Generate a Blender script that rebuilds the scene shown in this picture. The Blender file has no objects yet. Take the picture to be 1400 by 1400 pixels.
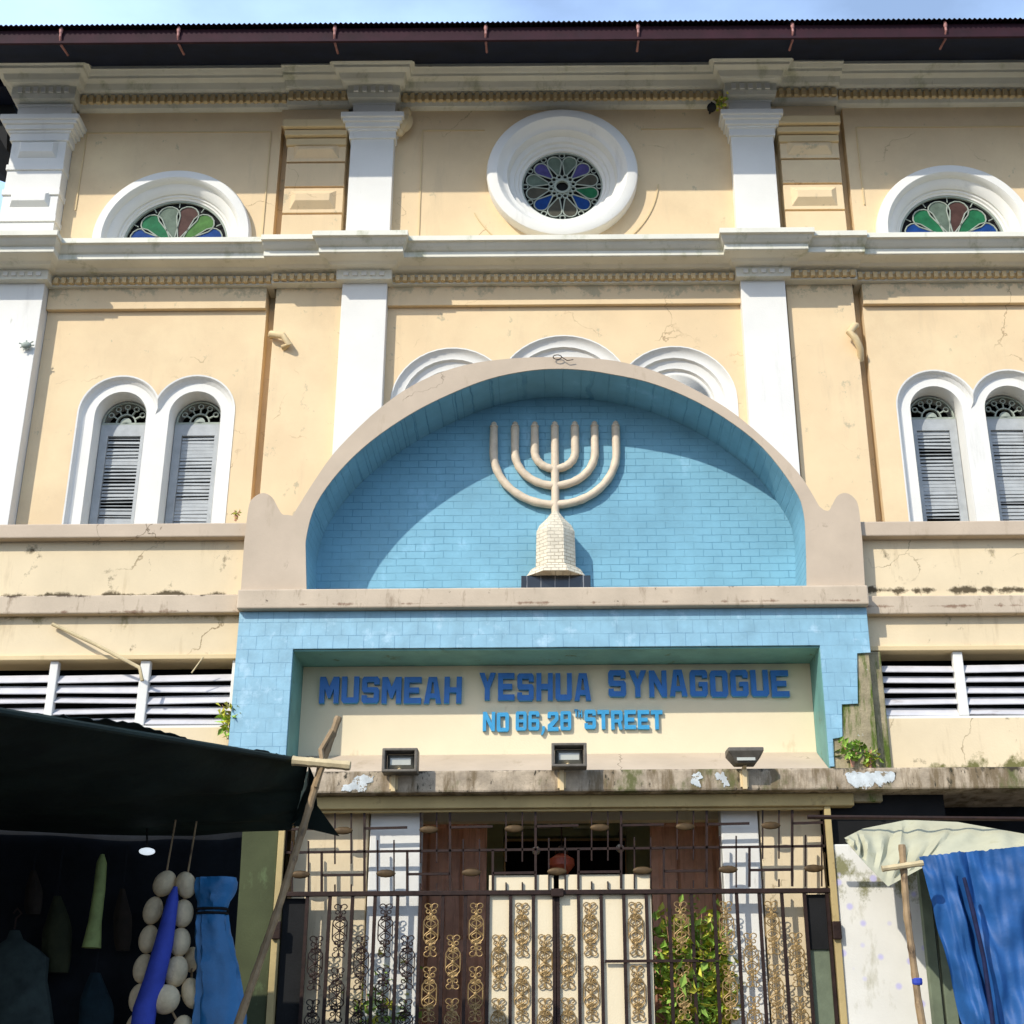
import bpy, bmesh, math, random
from mathutils import Vector, Matrix
from mathutils.geometry import tessellate_polygon
random.seed(7)
S = bpy.context.scene
COL = S.collection
R = math.radians
PI = math.pi

# ------------------------------------------------------------------ camera
F, PIT, XP, ROLL, EYE = 1900., R(22.3), 760., 0.007, 1.6
cam = bpy.data.cameras.new('camera'); cam_o = bpy.data.objects.new('camera', cam); COL.objects.link(cam_o)
cam.sensor_width = 36; cam.lens = 36*F/1400; cam.shift_x = -(XP-700)/1400
cam.clip_start = .05; cam.clip_end = 3000
cam_o.matrix_world = Matrix.Translation((0, 0, EYE)) @ Matrix.Rotation(R(90)+PIT, 4, 'X') @ Matrix.Rotation(-ROLL, 4, 'Z')
S.camera = cam_o
# ------------------------------------------------------------------ sky, sun, exposure
to_sun = Vector((-.76, -1.0, .92)).normalized()
elev = math.asin(to_sun.z); azi = math.atan2(to_sun.x, to_sun.y)
w = bpy.data.worlds.new('World'); S.world = w; w.use_nodes = True
nt = w.node_tree; N = nt.nodes; L = nt.links
bg = N['Background']
sky = N.new('ShaderNodeTexSky'); sky.sky_type = 'NISHITA'; sky.sun_disc = False
sky.sun_elevation = elev; sky.sun_rotation = azi; sky.dust_density = 2.0; sky.air_density = 1.3
tc = N.new('ShaderNodeTexCoord')
cn = N.new('ShaderNodeTexNoise'); cn.inputs['Scale'].default_value = 3.2; cn.inputs['Detail'].default_value = 7
mp = N.new('ShaderNodeMapping'); mp.inputs['Scale'].default_value = (1, 1, 2.2); mp.inputs['Location'].default_value = (.2, .6, 0)
cr = N.new('ShaderNodeValToRGB'); cr.color_ramp.elements[0].position = .40; cr.color_ramp.elements[1].position = .68
cr.color_ramp.elements[0].color = (.28, .28, .28, 1); cr.color_ramp.elements[1].color = (.8, .8, .8, 1)
mx = N.new('ShaderNodeMix'); mx.data_type = 'RGBA'
mx.inputs[7].default_value = (7.2, 10.4, 16.5, 1)
L.new(tc.outputs['Generated'], mp.inputs[0]); L.new(mp.outputs[0], cn.inputs[0]); L.new(cn.outputs[0], cr.inputs[0])
L.new(cr.outputs[0], mx.inputs[0]); L.new(sky.outputs[0], mx.inputs[6]); L.new(mx.outputs[2], bg.inputs[0])
bg.inputs[1].default_value = .108
sun = bpy.data.lights.new('sun', 'SUN'); sun.energy = 3.35; sun.angle = R(.6); sun.color = (1, .95, .86)
sun_o = bpy.data.objects.new('sun', sun); COL.objects.link(sun_o)
sun_o.rotation_euler = to_sun.to_track_quat('Z', 'Y').to_euler(); sun_o.location = (-20, -20, 30)
S.view_settings.view_transform = 'Standard'; S.view_settings.look = 'None'
S.view_settings.exposure = .2; S.view_settings.gamma = 1
S.render.engine = 'CYCLES'

# ------------------------------------------------------------------ measuring
def at(px, py, Y):
    x = px-XP; y = 700-py; c, s = math.cos(ROLL), math.sin(ROLL)
    x, y = x*c+y*s, -x*s+y*c
    dy = F*math.cos(PIT)-y*math.sin(PIT); dz = F*math.sin(PIT)+y*math.cos(PIT)
    t = Y/dy
    return Vector((x*t, Y, EYE+dz*t))
def zat(py, Y, px=760): return at(px, py, Y).z

# ------------------------------------------------------------------ materials
def sr(r, g, b):
    f = lambda v: (v/255/12.92) if v/255 <= .04045 else ((v/255+.055)/1.055)**2.4
    return (f(r), f(g), f(b), 1)
def mat(name, base, rough=.85, vary=.1, scale=2.5, stain=None, bump=.15, bscale=60, metal=0, brick=None, spots=None, spec=.3, trans=0, zb=None, crack=None):
    """stain: list of (colour, lo, hi, scale, (sx,sy,sz)) blotches; brick: (w,h,mortar colour, mortar size)"""
    m = bpy.data.materials.new(name); m.use_nodes = True
    nt = m.node_tree; N = nt.nodes; L = nt.links
    b = N['Principled BSDF']; b.inputs['Roughness'].default_value = rough; b.inputs['Metallic'].default_value = metal
    b.inputs['Specular IOR Level'].default_value = spec
    if trans: b.inputs['Transmission Weight'].default_value = trans
    geo = N.new('ShaderNodeNewGeometry')
    base = tuple(base)[:3]+(1,)
    def noise(sc, st=(1, 1, 1), det=6, ro=.6):
        mp = N.new('ShaderNodeMapping'); mp.inputs['Scale'].default_value = st
        n = N.new('ShaderNodeTexNoise'); n.inputs['Scale'].default_value = sc; n.inputs['Detail'].default_value = det; n.inputs['Roughness'].default_value = ro
        L.new(geo.outputs['Position'], mp.inputs[0]); L.new(mp.outputs[0], n.inputs[0]); return n.outputs[0]
    def mix(fac, a, c, blend='MIX'):
        k = N.new('ShaderNodeMix'); k.data_type = 'RGBA'; k.blend_type = blend
        L.new(fac, k.inputs[0]) if hasattr(fac, 'links') else setattr(k.inputs[0], 'default_value', fac)
        L.new(a, k.inputs[6]) if hasattr(a, 'links') else setattr(k.inputs[6], 'default_value', a)
        L.new(c, k.inputs[7]) if hasattr(c, 'links') else setattr(k.inputs[7], 'default_value', c)
        return k.outputs[2]
    def ramp(src, lo, hi):
        r_ = N.new('ShaderNodeMapRange'); r_.inputs[1].default_value = lo; r_.inputs[2].default_value = hi
        L.new(src, r_.inputs[0]); return r_.outputs[0]
    dark = tuple(c*(1-vary*1.6) for c in base[:3])+(1,); lite = tuple(min(.9, c*(1+vary*.7)) for c in base[:3])+(1,)
    col = mix(ramp(noise(scale), .3, .7), dark, lite)
    hgt = noise(bscale, det=4)
    if brick:
        bw, bh, mc, ms = brick
        t = N.new('ShaderNodeTexBrick'); t.inputs['Scale'].default_value = 1; t.inputs['Brick Width'].default_value = bw
        t.inputs['Row Height'].default_value = bh; t.inputs['Mortar Size'].default_value = ms; t.inputs['Mortar Smooth'].default_value = .6
        sx = N.new('ShaderNodeSeparateXYZ'); cx = N.new('ShaderNodeCombineXYZ')
        L.new(geo.outputs['Position'], sx.inputs[0]); L.new(sx.outputs[0], cx.inputs[0]); L.new(sx.outputs[2], cx.inputs[1])
        dn = noise(6); vm = N.new('ShaderNodeVectorMath'); vm.operation = 'MULTIPLY_ADD'
        L.new(dn, vm.inputs[0]); vm.inputs[1].default_value = (.02, .02, 0); L.new(cx.outputs[0], vm.inputs[2])
        L.new(vm.outputs[0], t.inputs[0])
        k = N.new('ShaderNodeMath'); k.operation = 'MULTIPLY'; L.new(t.outputs['Fac'], k.inputs[0]); L.new(ramp(noise(2.3), .38, .6), k.inputs[1])
        col = mix(k.outputs[0], col, tuple(mc)[:3]+(1,))
        h2 = N.new('ShaderNodeMath'); h2.operation = 'SUBTRACT'; h2.inputs[0].default_value = 1; L.new(t.outputs['Fac'], h2.inputs[1])
        h3 = N.new('ShaderNodeMath'); h3.operation = 'MULTIPLY_ADD'; L.new(hgt, h3.inputs[0]); h3.inputs[1].default_value = .35; L.new(h2.outputs[0], h3.inputs[2])
        hgt = h3.outputs[0]
    for st in (stain or []):
        c, lo, hi, sc, stt = st[:5]
        col = mix(ramp(noise(sc, stt, 9, .68), lo, hi), col, tuple(c)[:3]+(1,))
    if crack:
        v = N.new('ShaderNodeTexVoronoi'); v.feature = 'DISTANCE_TO_EDGE'; v.inputs['Scale'].default_value = crack[1]
        w1 = N.new('ShaderNodeVectorMath'); w1.operation = 'MULTIPLY_ADD'; nn = N.new('ShaderNodeTexNoise'); nn.inputs['Scale'].default_value = 5; nn.inputs['Detail'].default_value = 6
        L.new(geo.outputs['Position'], nn.inputs[0]); L.new(nn.outputs[1], w1.inputs[0]); w1.inputs[1].default_value = (.35, .35, .35); L.new(geo.outputs['Position'], w1.inputs[2]); L.new(w1.outputs[0], v.inputs[0])
        c1 = N.new('ShaderNodeMath'); c1.operation = 'MULTIPLY'; L.new(ramp(v.outputs[0], .006, .0015), c1.inputs[0]); L.new(ramp(noise(1.1), .52, .62), c1.inputs[1])
        col = mix(c1.outputs[0], col, tuple(crack[0])[:3]+(1,))
    for c, zc, hw, amp, sc, cut in (zb or []):          # grime that gathers along one joint at height zc
        sz = N.new('ShaderNodeSeparateXYZ'); L.new(geo.outputs['Position'], sz.inputs[0])
        a1 = N.new('ShaderNodeMath'); a1.operation = 'SUBTRACT'; L.new(sz.outputs[2], a1.inputs[0]); a1.inputs[1].default_value = zc
        a2 = N.new('ShaderNodeMath'); a2.operation = 'ABSOLUTE'; L.new(a1.outputs[0], a2.inputs[0])
        f_ = ramp(a2.outputs[0], hw, 0)
        a3 = N.new('ShaderNodeMath'); a3.operation = 'MULTIPLY_ADD'; L.new(f_, a3.inputs[0]); a3.inputs[1].default_value = amp; L.new(noise(sc, (1, 1, .8), 8, .7), a3.inputs[2])
        col = mix(ramp(a3.outputs[0], cut, cut+.10), col, tuple(c)[:3]+(1,))
    if spots:
        c, sc, rad = spots
        v = N.new('ShaderNodeTexVoronoi'); v.inputs['Scale'].default_value = sc; L.new(geo.outputs['Position'], v.inputs[0])
        col = mix(ramp(v.outputs['Distance'], rad, rad*.55), col, tuple(c)[:3]+(1,))
    L.new(col, b.inputs['Base Color'])
    bp = N.new('ShaderNodeBump'); bp.inputs['Strength'].default_value = bump; bp.inputs['Distance'].default_value = .01
    L.new(hgt, bp.inputs['Height']); L.new(bp.outputs[0], b.inputs['Normal'])
    return m
GR = (.10, .095, .07); MOSS = (.10, .11, .03); BR = (.16, .10, .05)
M = {}
M['apricot'] = mat('apricot_paint', (.77, .585, .35), vary=.07, scale=1.0, crack=((.45, .32, .18), .8), stain=[((.64, .49, .30), .56, .76, 2.4, (1.6, 1, .25)), ((.80, .63, .38), .50, .68, .7, (1, 1, 1)), ((.50, .40, .26), .66, .80, 7, (1.2, 1, .3))], zb=[((.48, .40, .25), 8.93, .16, .2, 6, .62), ((.5, .42, .27), 9.32, .10, .2, 6, .62)])
M['trim'] = mat('buff_trim_paint', (.70, .54, .30), vary=.06, scale=1.5, stain=[((.5, .38, .2), .6, .8, 3, (2, 2, .3))])
M['cream'] = mat('cream_paint', (.76, .62, .40), vary=.08, scale=1.3, crack=((.3, .22, .12), .9), zb=[((.10, .075, .04), 5.09, .05, .22, 5, .62), ((.16, .15, .05), 3.66, .22, .34, 3.5, .72), ((.35, .27, .13), 4.93, .12, .2, 4, .66)], stain=[((.52, .40, .24), .56, .76, 3.0, (2.2, 1.5, .3)), (BR, .69, .78, 9, (1.2, 1, .22))])
M['white'] = mat('white_paint', (.79, .77, .70), vary=.05, scale=1.5, stain=[((.48, .46, .38), .66, .78, 9, (1.2, 1, .35)), ((.62, .60, .54), .60, .78, 2.5, (2, 2, .3))])
M['cornice'] = mat('weathered_offwhite', (.78, .75, .62), vary=.08, scale=2, stain=[((.42, .42, .26), .56, .74, 3.5, (1.2, 1, .6)), ((.26, .25, .16), .68, .78, 8, (2.5, 1, .35))])
M['beige'] = mat('pinkish_beige_plaster', (.55, .44, .32), vary=.08, crack=((.2, .15, .1), 1.1), scale=2.2, stain=[((.40, .31, .21), .58, .74, 3.5, (1.5, 1, .4)), (BR, .71, .77, 9, (1, 1, .5))])
M['ledge'] = mat('grimy_ledge', (.58, .47, .34), vary=.1, scale=3, zb=[((.07, .045, .03), 5.085, .035, .25, 6, .66), ((.26, .17, .11), 4.94, .03, .2, 5, .70)], stain=[((.33, .25, .17), .57, .70, 6, (2, 1, .5)), ((.07, .05, .035), .66, .72, 11, (1.4, 1, 1.3))])
M['slab'] = mat('mouldy_concrete', (.46, .37, .26), vary=.3, scale=7, zb=[((.05, .04, .025), 3.68, .06, .25, 7, .66)], rough=.95, bump=.4,
                stain=[((.19, .14, .08), .48, .60, 5, (1.8, 1, .35)), ((.13, .13, .05), .55, .64, 3, (1, 1, .6)), ((.045, .04, .025), .60, .66, 12, (1.5, 1, .6))])
M['olive'] = mat('ochre_beam', (.50, .38, .17), vary=.12, scale=3, stain=[((.2, .14, .06), .58, .72, 6, (1, 1, 1))])
M['blue'] = mat('blue_painted_brick', (.20, .43, .54), vary=.12, scale=3, rough=.6, brick=(.15, .062, (.11, .28, .39), .0038), bump=.5,
                stain=[((.30, .54, .68), .60, .75, 3, (1, 1, 1))])
M['tile'] = mat('blue_tile', (.26, .47, .57), vary=.12, scale=6, rough=.45, brick=(.115, .105, (.08, .20, .32), .0022), bump=.4, spec=.5,
                stain=[((.40, .60, .70), .56, .7, 5, (1, 1, 1))])
M['soffitgreen'] = mat('green_blue_soffit', (.16, .36, .32), vary=.15, scale=4, rough=.6, stain=[((.10, .14, .06), .6, .72, 6, (1, 1, 1))])
M['signwall'] = mat('sign_board_cream', (.80, .68, .46), vary=.05, scale=1.3, stain=[((.55, .40, .22), .62, .78, 3, (1.2, 1, .5))])
M['letter'] = mat('letter_blue', (.015, .16, .50), rough=.45, vary=.12, scale=12, spec=.5)
M['letter2'] = mat('letter_sky_blue', (.03, .30, .56), rough=.45, vary=.12, scale=12, spec=.5)
M['gold'] = mat('pale_gold_plaster', (.74, .60, .43), rough=.5, vary=.1, scale=14, bump=.3, stain=[((.5, .37, .22), .62, .74, 14, (1, 1, 1))])
M['stone'] = mat('pale_stone_block', (.74, .66, .50), rough=.9, vary=.12, scale=10, brick=(.06, .03, (.5, .41, .28), .003), bump=.8)
M['blacktile'] = mat('black_tile', (.02, .025, .03), rough=.2, vary=.2, scale=5, brick=(.11, .3, (.25, .25, .25), .005), spec=.6)
M['maroon'] = mat('maroon_roof_sheet', (.032, .006, .012), rough=.75, vary=.25, scale=5, stain=[((.025, .008, .014), .55, .7, 6, (1, 1, 1))])
M['underroof'] = mat('dark_roof_underside', (.005, .009, .026), rough=.8, vary=.3, scale=4)
M['pinkmetal'] = mat('pink_bracket', (.42, .19, .16), rough=.5, vary=.15, scale=15)
M['shutter'] = mat('grey_white_shutter', (.40, .42, .42), rough=.6, vary=.1, scale=9, stain=[((.38, .38, .37), .6, .72, 9, (1, 1, .4))])
M['void'] = mat('dark_room', (.012, .012, .012), rough=.9, vary=.3)
M['lead'] = mat('white_lead_tracery', (.34, .38, .32), rough=.7, vary=.12, scale=12)
M['louvre'] = mat('white_louvre_glass', (.62, .60, .60), rough=.35, vary=.08, scale=8, spec=.6, stain=[((.35, .30, .28), .6, .72, 7, (.6, 1, 3))])
M['moss'] = mat('mossy_cement', (.40, .33, .20), rough=.95, vary=.25, scale=6, bump=.6, stain=[((.09, .13, .02), .50, .60, 5, (2, 1, .35)), ((.5, .5, .45), .68, .71, 9, (1, 1, 1)), ((.06, .06, .03), .62, .7, 12, (1, 1, .6))])
M['iron'] = mat('dark_brown_iron', (.030, .014, .009), rough=.55, vary=.3, scale=20, metal=.2)
M['bronze'] = mat('antique_gold_iron', (.38, .25, .10), rough=.5, vary=.3, scale=20, metal=.35)
M['bronzedark'] = mat('dull_bronze', (.09, .055, .022), rough=.55, vary=.3, scale=20, metal=.3)
M['flake'] = mat('flaked_whitewash', (.60, .63, .61), vary=.2, scale=14, stain=[((.25, .2, .13), .56, .6, 22, (1, 1, 1))])
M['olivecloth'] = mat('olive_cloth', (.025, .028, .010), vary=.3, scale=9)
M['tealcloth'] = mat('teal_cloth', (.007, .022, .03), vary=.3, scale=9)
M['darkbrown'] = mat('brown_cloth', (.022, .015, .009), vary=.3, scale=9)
M['wood'] = mat('brown_door_wood', (.62, .32, .20), rough=.55, vary=.2, scale=5, stain=[((.28, .12, .07), .5, .7, 6, (5, 5, .4))])
M['greenwood'] = mat('faded_green_wood', (.16, .19, .12), rough=.7, vary=.2, scale=5)
M['bamboo'] = mat('weathered_bamboo', (.34, .23, .12), rough=.6, vary=.25, scale=9, stain=[((.08, .05, .03), .55, .68, 14, (1, 1, .5))])
M['palebamboo'] = mat('pale_bamboo', (.60, .48, .27), rough=.6, vary=.15, scale=12)
M['darktarp'] = mat('dark_green_tarp', (.018, .032, .025), rough=.75, vary=.35, scale=3, bump=.3, bscale=12)
M['darkcloth'] = mat('dark_cloth', (.008, .010, .013), rough=.9, vary=.4, scale=4)  # near black, so the stall's deep shade sits in the colour
M['whitetarp'] = mat('pale_tarp', (.47, .45, .31), rough=.75, vary=.1, scale=4, bump=.3, bscale=14, stain=[((.36, .34, .2), .58, .72, 4, (1, 1, 1))])
M['bluetarp'] = mat('blue_tarp', (.018, .095, .28), rough=.55, vary=.2, scale=4, bump=.35, bscale=16)
M['flower'] = mat('white_wall_violet_spots', (.78, .755, .67), rough=.9, vary=.06, scale=2, stain=[((.45, .42, .3), .6, .75, 4, (1, 1, .4))], zb=[((.25, .24, .12), 2.95, .35, .3, 4, .68)], spots=((.56, .53, .74), 7.5, .23))
M['shadedpier'] = mat('shade_darkened_cream_pier', (.07, .08, .035), rough=.9, vary=.15, scale=3, stain=[((.12, .16, .07), .56, .68, 5, (1, 1, .5))])  # cream pier in shade: the shade is put into this dark base
M['husk'] = mat('pale_husk', (.78, .62, .38), rough=.85, vary=.12, scale=18, bump=.5, bscale=90)
M['roll'] = mat('royal_blue_cloth', (.04, .07, .42), rough=.6, vary=.15, scale=9)
M['navy'] = mat('navy_cord', (.01, .015, .06), rough=.8, vary=.3, scale=20)
M['bag'] = mat('teal_blue_plastic', (.02, .17, .38), rough=.4, vary=.15, scale=6, spec=.5, bump=.4, bscale=20)
M['gourd'] = mat('pale_green_cloth', (.30, .36, .12), rough=.7, vary=.2, scale=12)
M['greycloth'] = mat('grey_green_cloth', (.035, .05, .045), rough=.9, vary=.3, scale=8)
M['leaf'] = mat('bright_leaf', (.36, .56, .09), rough=.8, vary=.35, scale=9, spec=.4)
M['leafy'] = mat('yellow_green_leaf', (.60, .58, .07), rough=.5, vary=.25, scale=9, spec=.4)
M['redlamp'] = mat('red_glass_lantern', (.50, .10, .05), rough=.3, vary=.15, scale=20, spec=.6)
M['grey'] = mat('grey_lamp_casing', (.16, .14, .11), rough=.5, vary=.2, scale=20, metal=.3)
M['lens'] = mat('lamp_glass', (.5, .5, .42), rough=.15, vary=.1, spec=.8)
M['asphalt'] = mat('asphalt', (.06, .06, .06), rough=.95, vary=.2, scale=2)
M['terra'] = mat('terracotta', (.35, .14, .07), rough=.8, vary=.2, scale=9)
M['roofdark'] = mat('neighbour_dark_roof', (.012, .013, .014), rough=.8, vary=.3)
for k, c in dict(g_blue=(.01, .05, .20), g_green=(.02, .14, .06), g_lgreen=(.08, .19, .05), g_grey=(.13, .17, .13), g_red=(.08, .042, .035), g_purple=(.08, .07, .20), g_brown=(.08, .075, .055)).items():
    M[k] = mat(k.replace('g_', 'glass_'), c, rough=.6, vary=.2, scale=12, spec=.1, bump=.2, bscale=25)

# ------------------------------------------------------------------ mesh helpers
class MB:
    def __init__(s): s.v = []; s.f = []; s.mi = []; s.cur = 0
    def add(s, vs, fs):
        o = len(s.v); s.v += [tuple(v) for v in vs]; s.f += [tuple(i+o for i in f) for f in fs]; s.mi += [s.cur]*len(fs)
    def box(s, x0, x1, y0, y1, z0, z1):
        s.add([(x0, y0, z0), (x1, y0, z0), (x1, y1, z0), (x0, y1, z0), (x0, y0, z1), (x1, y0, z1), (x1, y1, z1), (x0, y1, z1)],
              [(0, 1, 2, 3), (4, 5, 6, 7), (0, 1, 5, 4), (1, 2, 6, 5), (2, 3, 7, 6), (3, 0, 4, 7)])
    def frustum(s, x0, x1, z0, z1, y0, y1, ix, iz):      # base rect at y0, smaller front at y1
        s.add([(x0, y0, z0), (x1, y0, z0), (x1, y0, z1), (x0, y0, z1), (x0+ix, y1, z0+iz), (x1-ix, y1, z0+iz), (x1-ix, y1, z1-iz), (x0+ix, y1, z1-iz)],
              [(0, 1, 2, 3), (4, 5, 6, 7), (0, 1, 5, 4), (1, 2, 6, 5), (2, 3, 7, 6), (3, 0, 4, 7)])
    def plate(s, loops, y0, y1):                         # loops of (x,z), first outer, rest holes
        ls = [[Vector((x, z, 0)) for x, z in lp] for lp in loops]
        tris = tessellate_polygon(ls); flat = [p for lp in ls for p in lp]; n = len(flat)
        vs = [(p.x, y0, p.y) for p in flat]+[(p.x, y1, p.y) for p in flat]
        fs = [tuple(t) for t in tris]+[tuple(i+n for i in reversed(t)) for t in tris]
        o = 0
        for lp in ls:
            k = len(lp)
            fs += [(o+i, o+(i+1) % k, n+o+(i+1) % k, n+o+i) for i in range(k)]; o += k
        s.add(vs, fs)
    def strips(s, rows, closed=False, cap=False):        # rows of equal-length point lists -> grid
        n = len(rows[0]); vs = [p for r_ in rows for p in r_]; fs = []
        for a in range(len(rows)-1):
            for i in range(n if closed else n-1):
                j = (i+1) % n; fs.append((a*n+i, a*n+j, (a+1)*n+j, (a+1)*n+i))
        if cap: fs += [tuple(range(n)), tuple(range((len(rows)-1)*n, len(rows)*n))]
        s.add(vs, fs)
    def tube(s, pts, r, n=8, cap=True):
        pts = [Vector(p) for p in pts]; rs = r if isinstance(r, (list, tuple)) else [r]*len(pts); rows = []
        for i, p in enumerate(pts):
            d = (pts[min(i+1, len(pts)-1)]-pts[max(i-1, 0)]).normalized()
            a = d.cross(Vector((0, 1, 0)))
            if a.length < .1: a = d.cross(Vector((1, 0, 0)))
            a.normalize(); b_ = d.cross(a).normalized()
            rows.append([p+a*(rs[i]*math.cos(2*PI*k/n))+b_*(rs[i]*math.sin(2*PI*k/n)) for k in range(n)])
        s.strips(rows, closed=True, cap=cap)
    def bar(s, a, b_, wx, wy):                           # rectangular bar a->b lying in an XZ plane
        a = Vector(a); b_ = Vector(b_); d = (b_-a).normalized(); p = Vector((d.z, 0, -d.x)).normalized()*wx/2; q = Vector((0, wy/2, 0))
        s.strips([[c+p+q, c-p+q, c-p-q, c+p-q] for c in (a, b_)], closed=True, cap=True)
    def lathe_y(s, cx, cz, prof, n=48, a0=0, a1=2*PI):   # profile (r,y) turned about an axis along Y
        full = abs(a1-a0-2*PI) < 1e-6; m = n if full else n+1
        s.strips([[(cx+r*math.cos(a0+(a1-a0)*k/n), y, cz+r*math.sin(a0+(a1-a0)*k/n)) for k in range(m)] for r, y in prof], closed=full)
    def lathe_z(s, cx, cy, prof, n=24, rot=0):
        s.strips([[(cx+r*math.cos(rot+2*PI*k/n), cy+r*math.sin(rot+2*PI*k/n), z) for k in range(n)] for r, z in prof], closed=True, cap=True)
    def blob(s, c, r, nu=12, nv=8, rot=0, rib=0):
        rows = []
        for j in range(nv+1):
            t = -PI/2+PI*j/nv; row = []
            for i in range(nu):
                u = 2*PI*i/nu; k = 1+rib*math.cos(u*5)
                p = Vector((r[0]*math.cos(t)*math.cos(u)*k, r[1]*math.cos(t)*math.sin(u)*k, r[2]*math.sin(t)))
                p.rotate(Matrix.Rotation(rot, 3, 'Y')); row.append(p+Vector(c))
            rows.append(row)
        s.strips(rows, closed=True)
    def build(s, name, m, parent=None, smooth=False, bevel=0, **tags):
        mats = m if isinstance(m, (list, tuple)) else [m]
        P = Vector((0, 0, 0))
        xs, ys, zs = zip(*s.v); P = Vector(((min(xs)+max(xs))/2, (min(ys)+max(ys))/2, min(zs)))
        me = bpy.data.meshes.new(name); me.from_pydata([Vector(v)-P for v in s.v], [], s.f)
        for k in mats: me.materials.append(M[k])
        for i, p in enumerate(me.polygons): p.material_index = s.mi[i]; p.use_smooth = smooth
        bm = bmesh.new(); bm.from_mesh(me); bmesh.ops.remove_doubles(bm, verts=bm.verts, dist=1e-5)
        bmesh.ops.recalc_face_normals(bm, faces=bm.faces); bm.to_mesh(me); bm.free()
        if smooth: me.set_sharp_from_angle(angle=R(38))
        o = bpy.data.objects.new(name, me); COL.objects.link(o); o['wp'] = tuple(P)
        if bevel:
            b = o.modifiers.new('bevel', 'BEVEL'); b.width = bevel; b.segments = 2; b.limit_method = 'ANGLE'; b.angle_limit = R(40)
        if parent:
            o.parent = parent; o.location = P-Vector(parent['wp'])
        else: o.location = P
        for k, v in tags.items(): o[k] = v
        return o
def thing(name, label, cat, loc, group=None):
    o = bpy.data.objects.new(name, None); COL.objects.link(o); o.location = loc; o['wp'] = tuple(loc); o.empty_display_size = .2
    o['label'] = label; o['category'] = cat
    if group: o['group'] = group
    return o
def tag(o, label, cat, group=None):
    o['label'] = label; o['category'] = cat
    if group: o['group'] = group
    return o
def boxo(name, m, parent, *b, bevel=0, **kw):
    mb = MB(); mb.box(*b); return mb.build(name, m, parent, bevel=bevel, **kw)
def rect(x0, x1, z0, z1): return [(x0, z0), (x1, z0), (x1, z1), (x0, z1)]
def arcs(cs, zb, n=18):
    """outline of one or more joined arches, from bottom-left over the tops to bottom-right. cs: (cx, cz, r, xl, xr)"""
    pts = []
    for i, (cx, cz, r, xl, xr) in enumerate(cs):
        aL = PI if i == 0 else math.acos(max(-1, min(1, (xl-cx)/r))); aR = 0 if i == len(cs)-1 else math.acos(max(-1, min(1, (xr-cx)/r)))
        if i == 0: pts.append((cx-r, zb))
        for k in range(n+1):
            if i and k == 0: continue
            a = aL+(aR-aL)*k/n; pts.append((cx+r*math.cos(a), cz+r*math.sin(a)))
        if i == len(cs)-1: pts.append((cx+r, zb))
    return pts

# ------------------------------------------------------------------ ground
g = MB(); g.box(-400, 400, -400, 400, -.5, 0); g.build('ground', 'asphalt', None, kind='structure')
g = MB(); g.box(-40, 40, 8.3, 9.85, -.2, .13); g.build('pavement', 'slab', None, bevel=.01, kind='structure')

# ================================================================== SYNAGOGUE
syn = thing('synagogue', 'cream and white two storey synagogue with blue arched portico and maroon roof eave', 'synagogue', (0.1, 11, 0))
CX = .10
def mir(x): return 2*CX-x
YW = 12.0
# ---- openings
WIN = [(-4.20, 7.59), (-3.48, 7.59)]; WIN_R = [(mir(-3.48), 7.59), (mir(-4.20), 7.59)]
def surround_arcs(ws, r):
    mid = (ws[0][0]+ws[1][0])/2
    return [(ws[0][0], ws[0][1], r, ws[0][0]-r, mid), (ws[1][0], ws[1][1], r, mid, ws[1][0]+r)]
ZB = 5.9
def opening(c, r=.245): return arcs([(c[0], c[1], r, 0, 0)], ZB)
TRI = [(-1.0, 7.68, .58, -1.58, -.49), (CX-.015, 7.73, .66, -.49, .67), (1.17, 7.68, .58, .67, 1.75)]
LUN = [(-3.87, 9.53), (mir(-3.87), 9.53)]
# backing wall with real openings
holes = [opening(c) for c in WIN+WIN_R]
for cx, cz in LUN:
    holes.append([(cx+.545*math.cos(PI*k/28), cz+.545*math.sin(PI*k/28)) for k in range(29)])
holes.append([(CX-.01+.46*math.cos(2*PI*k/40), 10.255+.46*math.sin(2*PI*k/40)) for k in range(40)])
holes.append(rect(at(690, 1190, 12.14).x, at(857, 1190, 12.14).x, 1.9, at(760, 1143, 12.14).z))
mb = MB(); mb.plate([rect(-5.60, 5.80, 0, 11.5)]+holes, 12.14, 12.42)
mb.build('wall', 'apricot', syn)
mb = MB(); mb.box(-5.58, 5.78, 14.9, 15, 0, 11.5); mb.box(-5.58, -5.5, 12.42, 14.9, 0, 11.5); mb.box(5.7, 5.78, 12.42, 14.9, 0, 11.5)
mb.build('rear_wall', 'cream', syn)
boxo('upper_floor', 'void', syn, -5.5, 5.7, 12.43, 14.9, 5.0, 5.1)
mb = MB(); mb.box(-5.5, 5.7, 12.75, 12.8, 5.1, 11.3); mb.build('inner_lining', 'void', syn)

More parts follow.
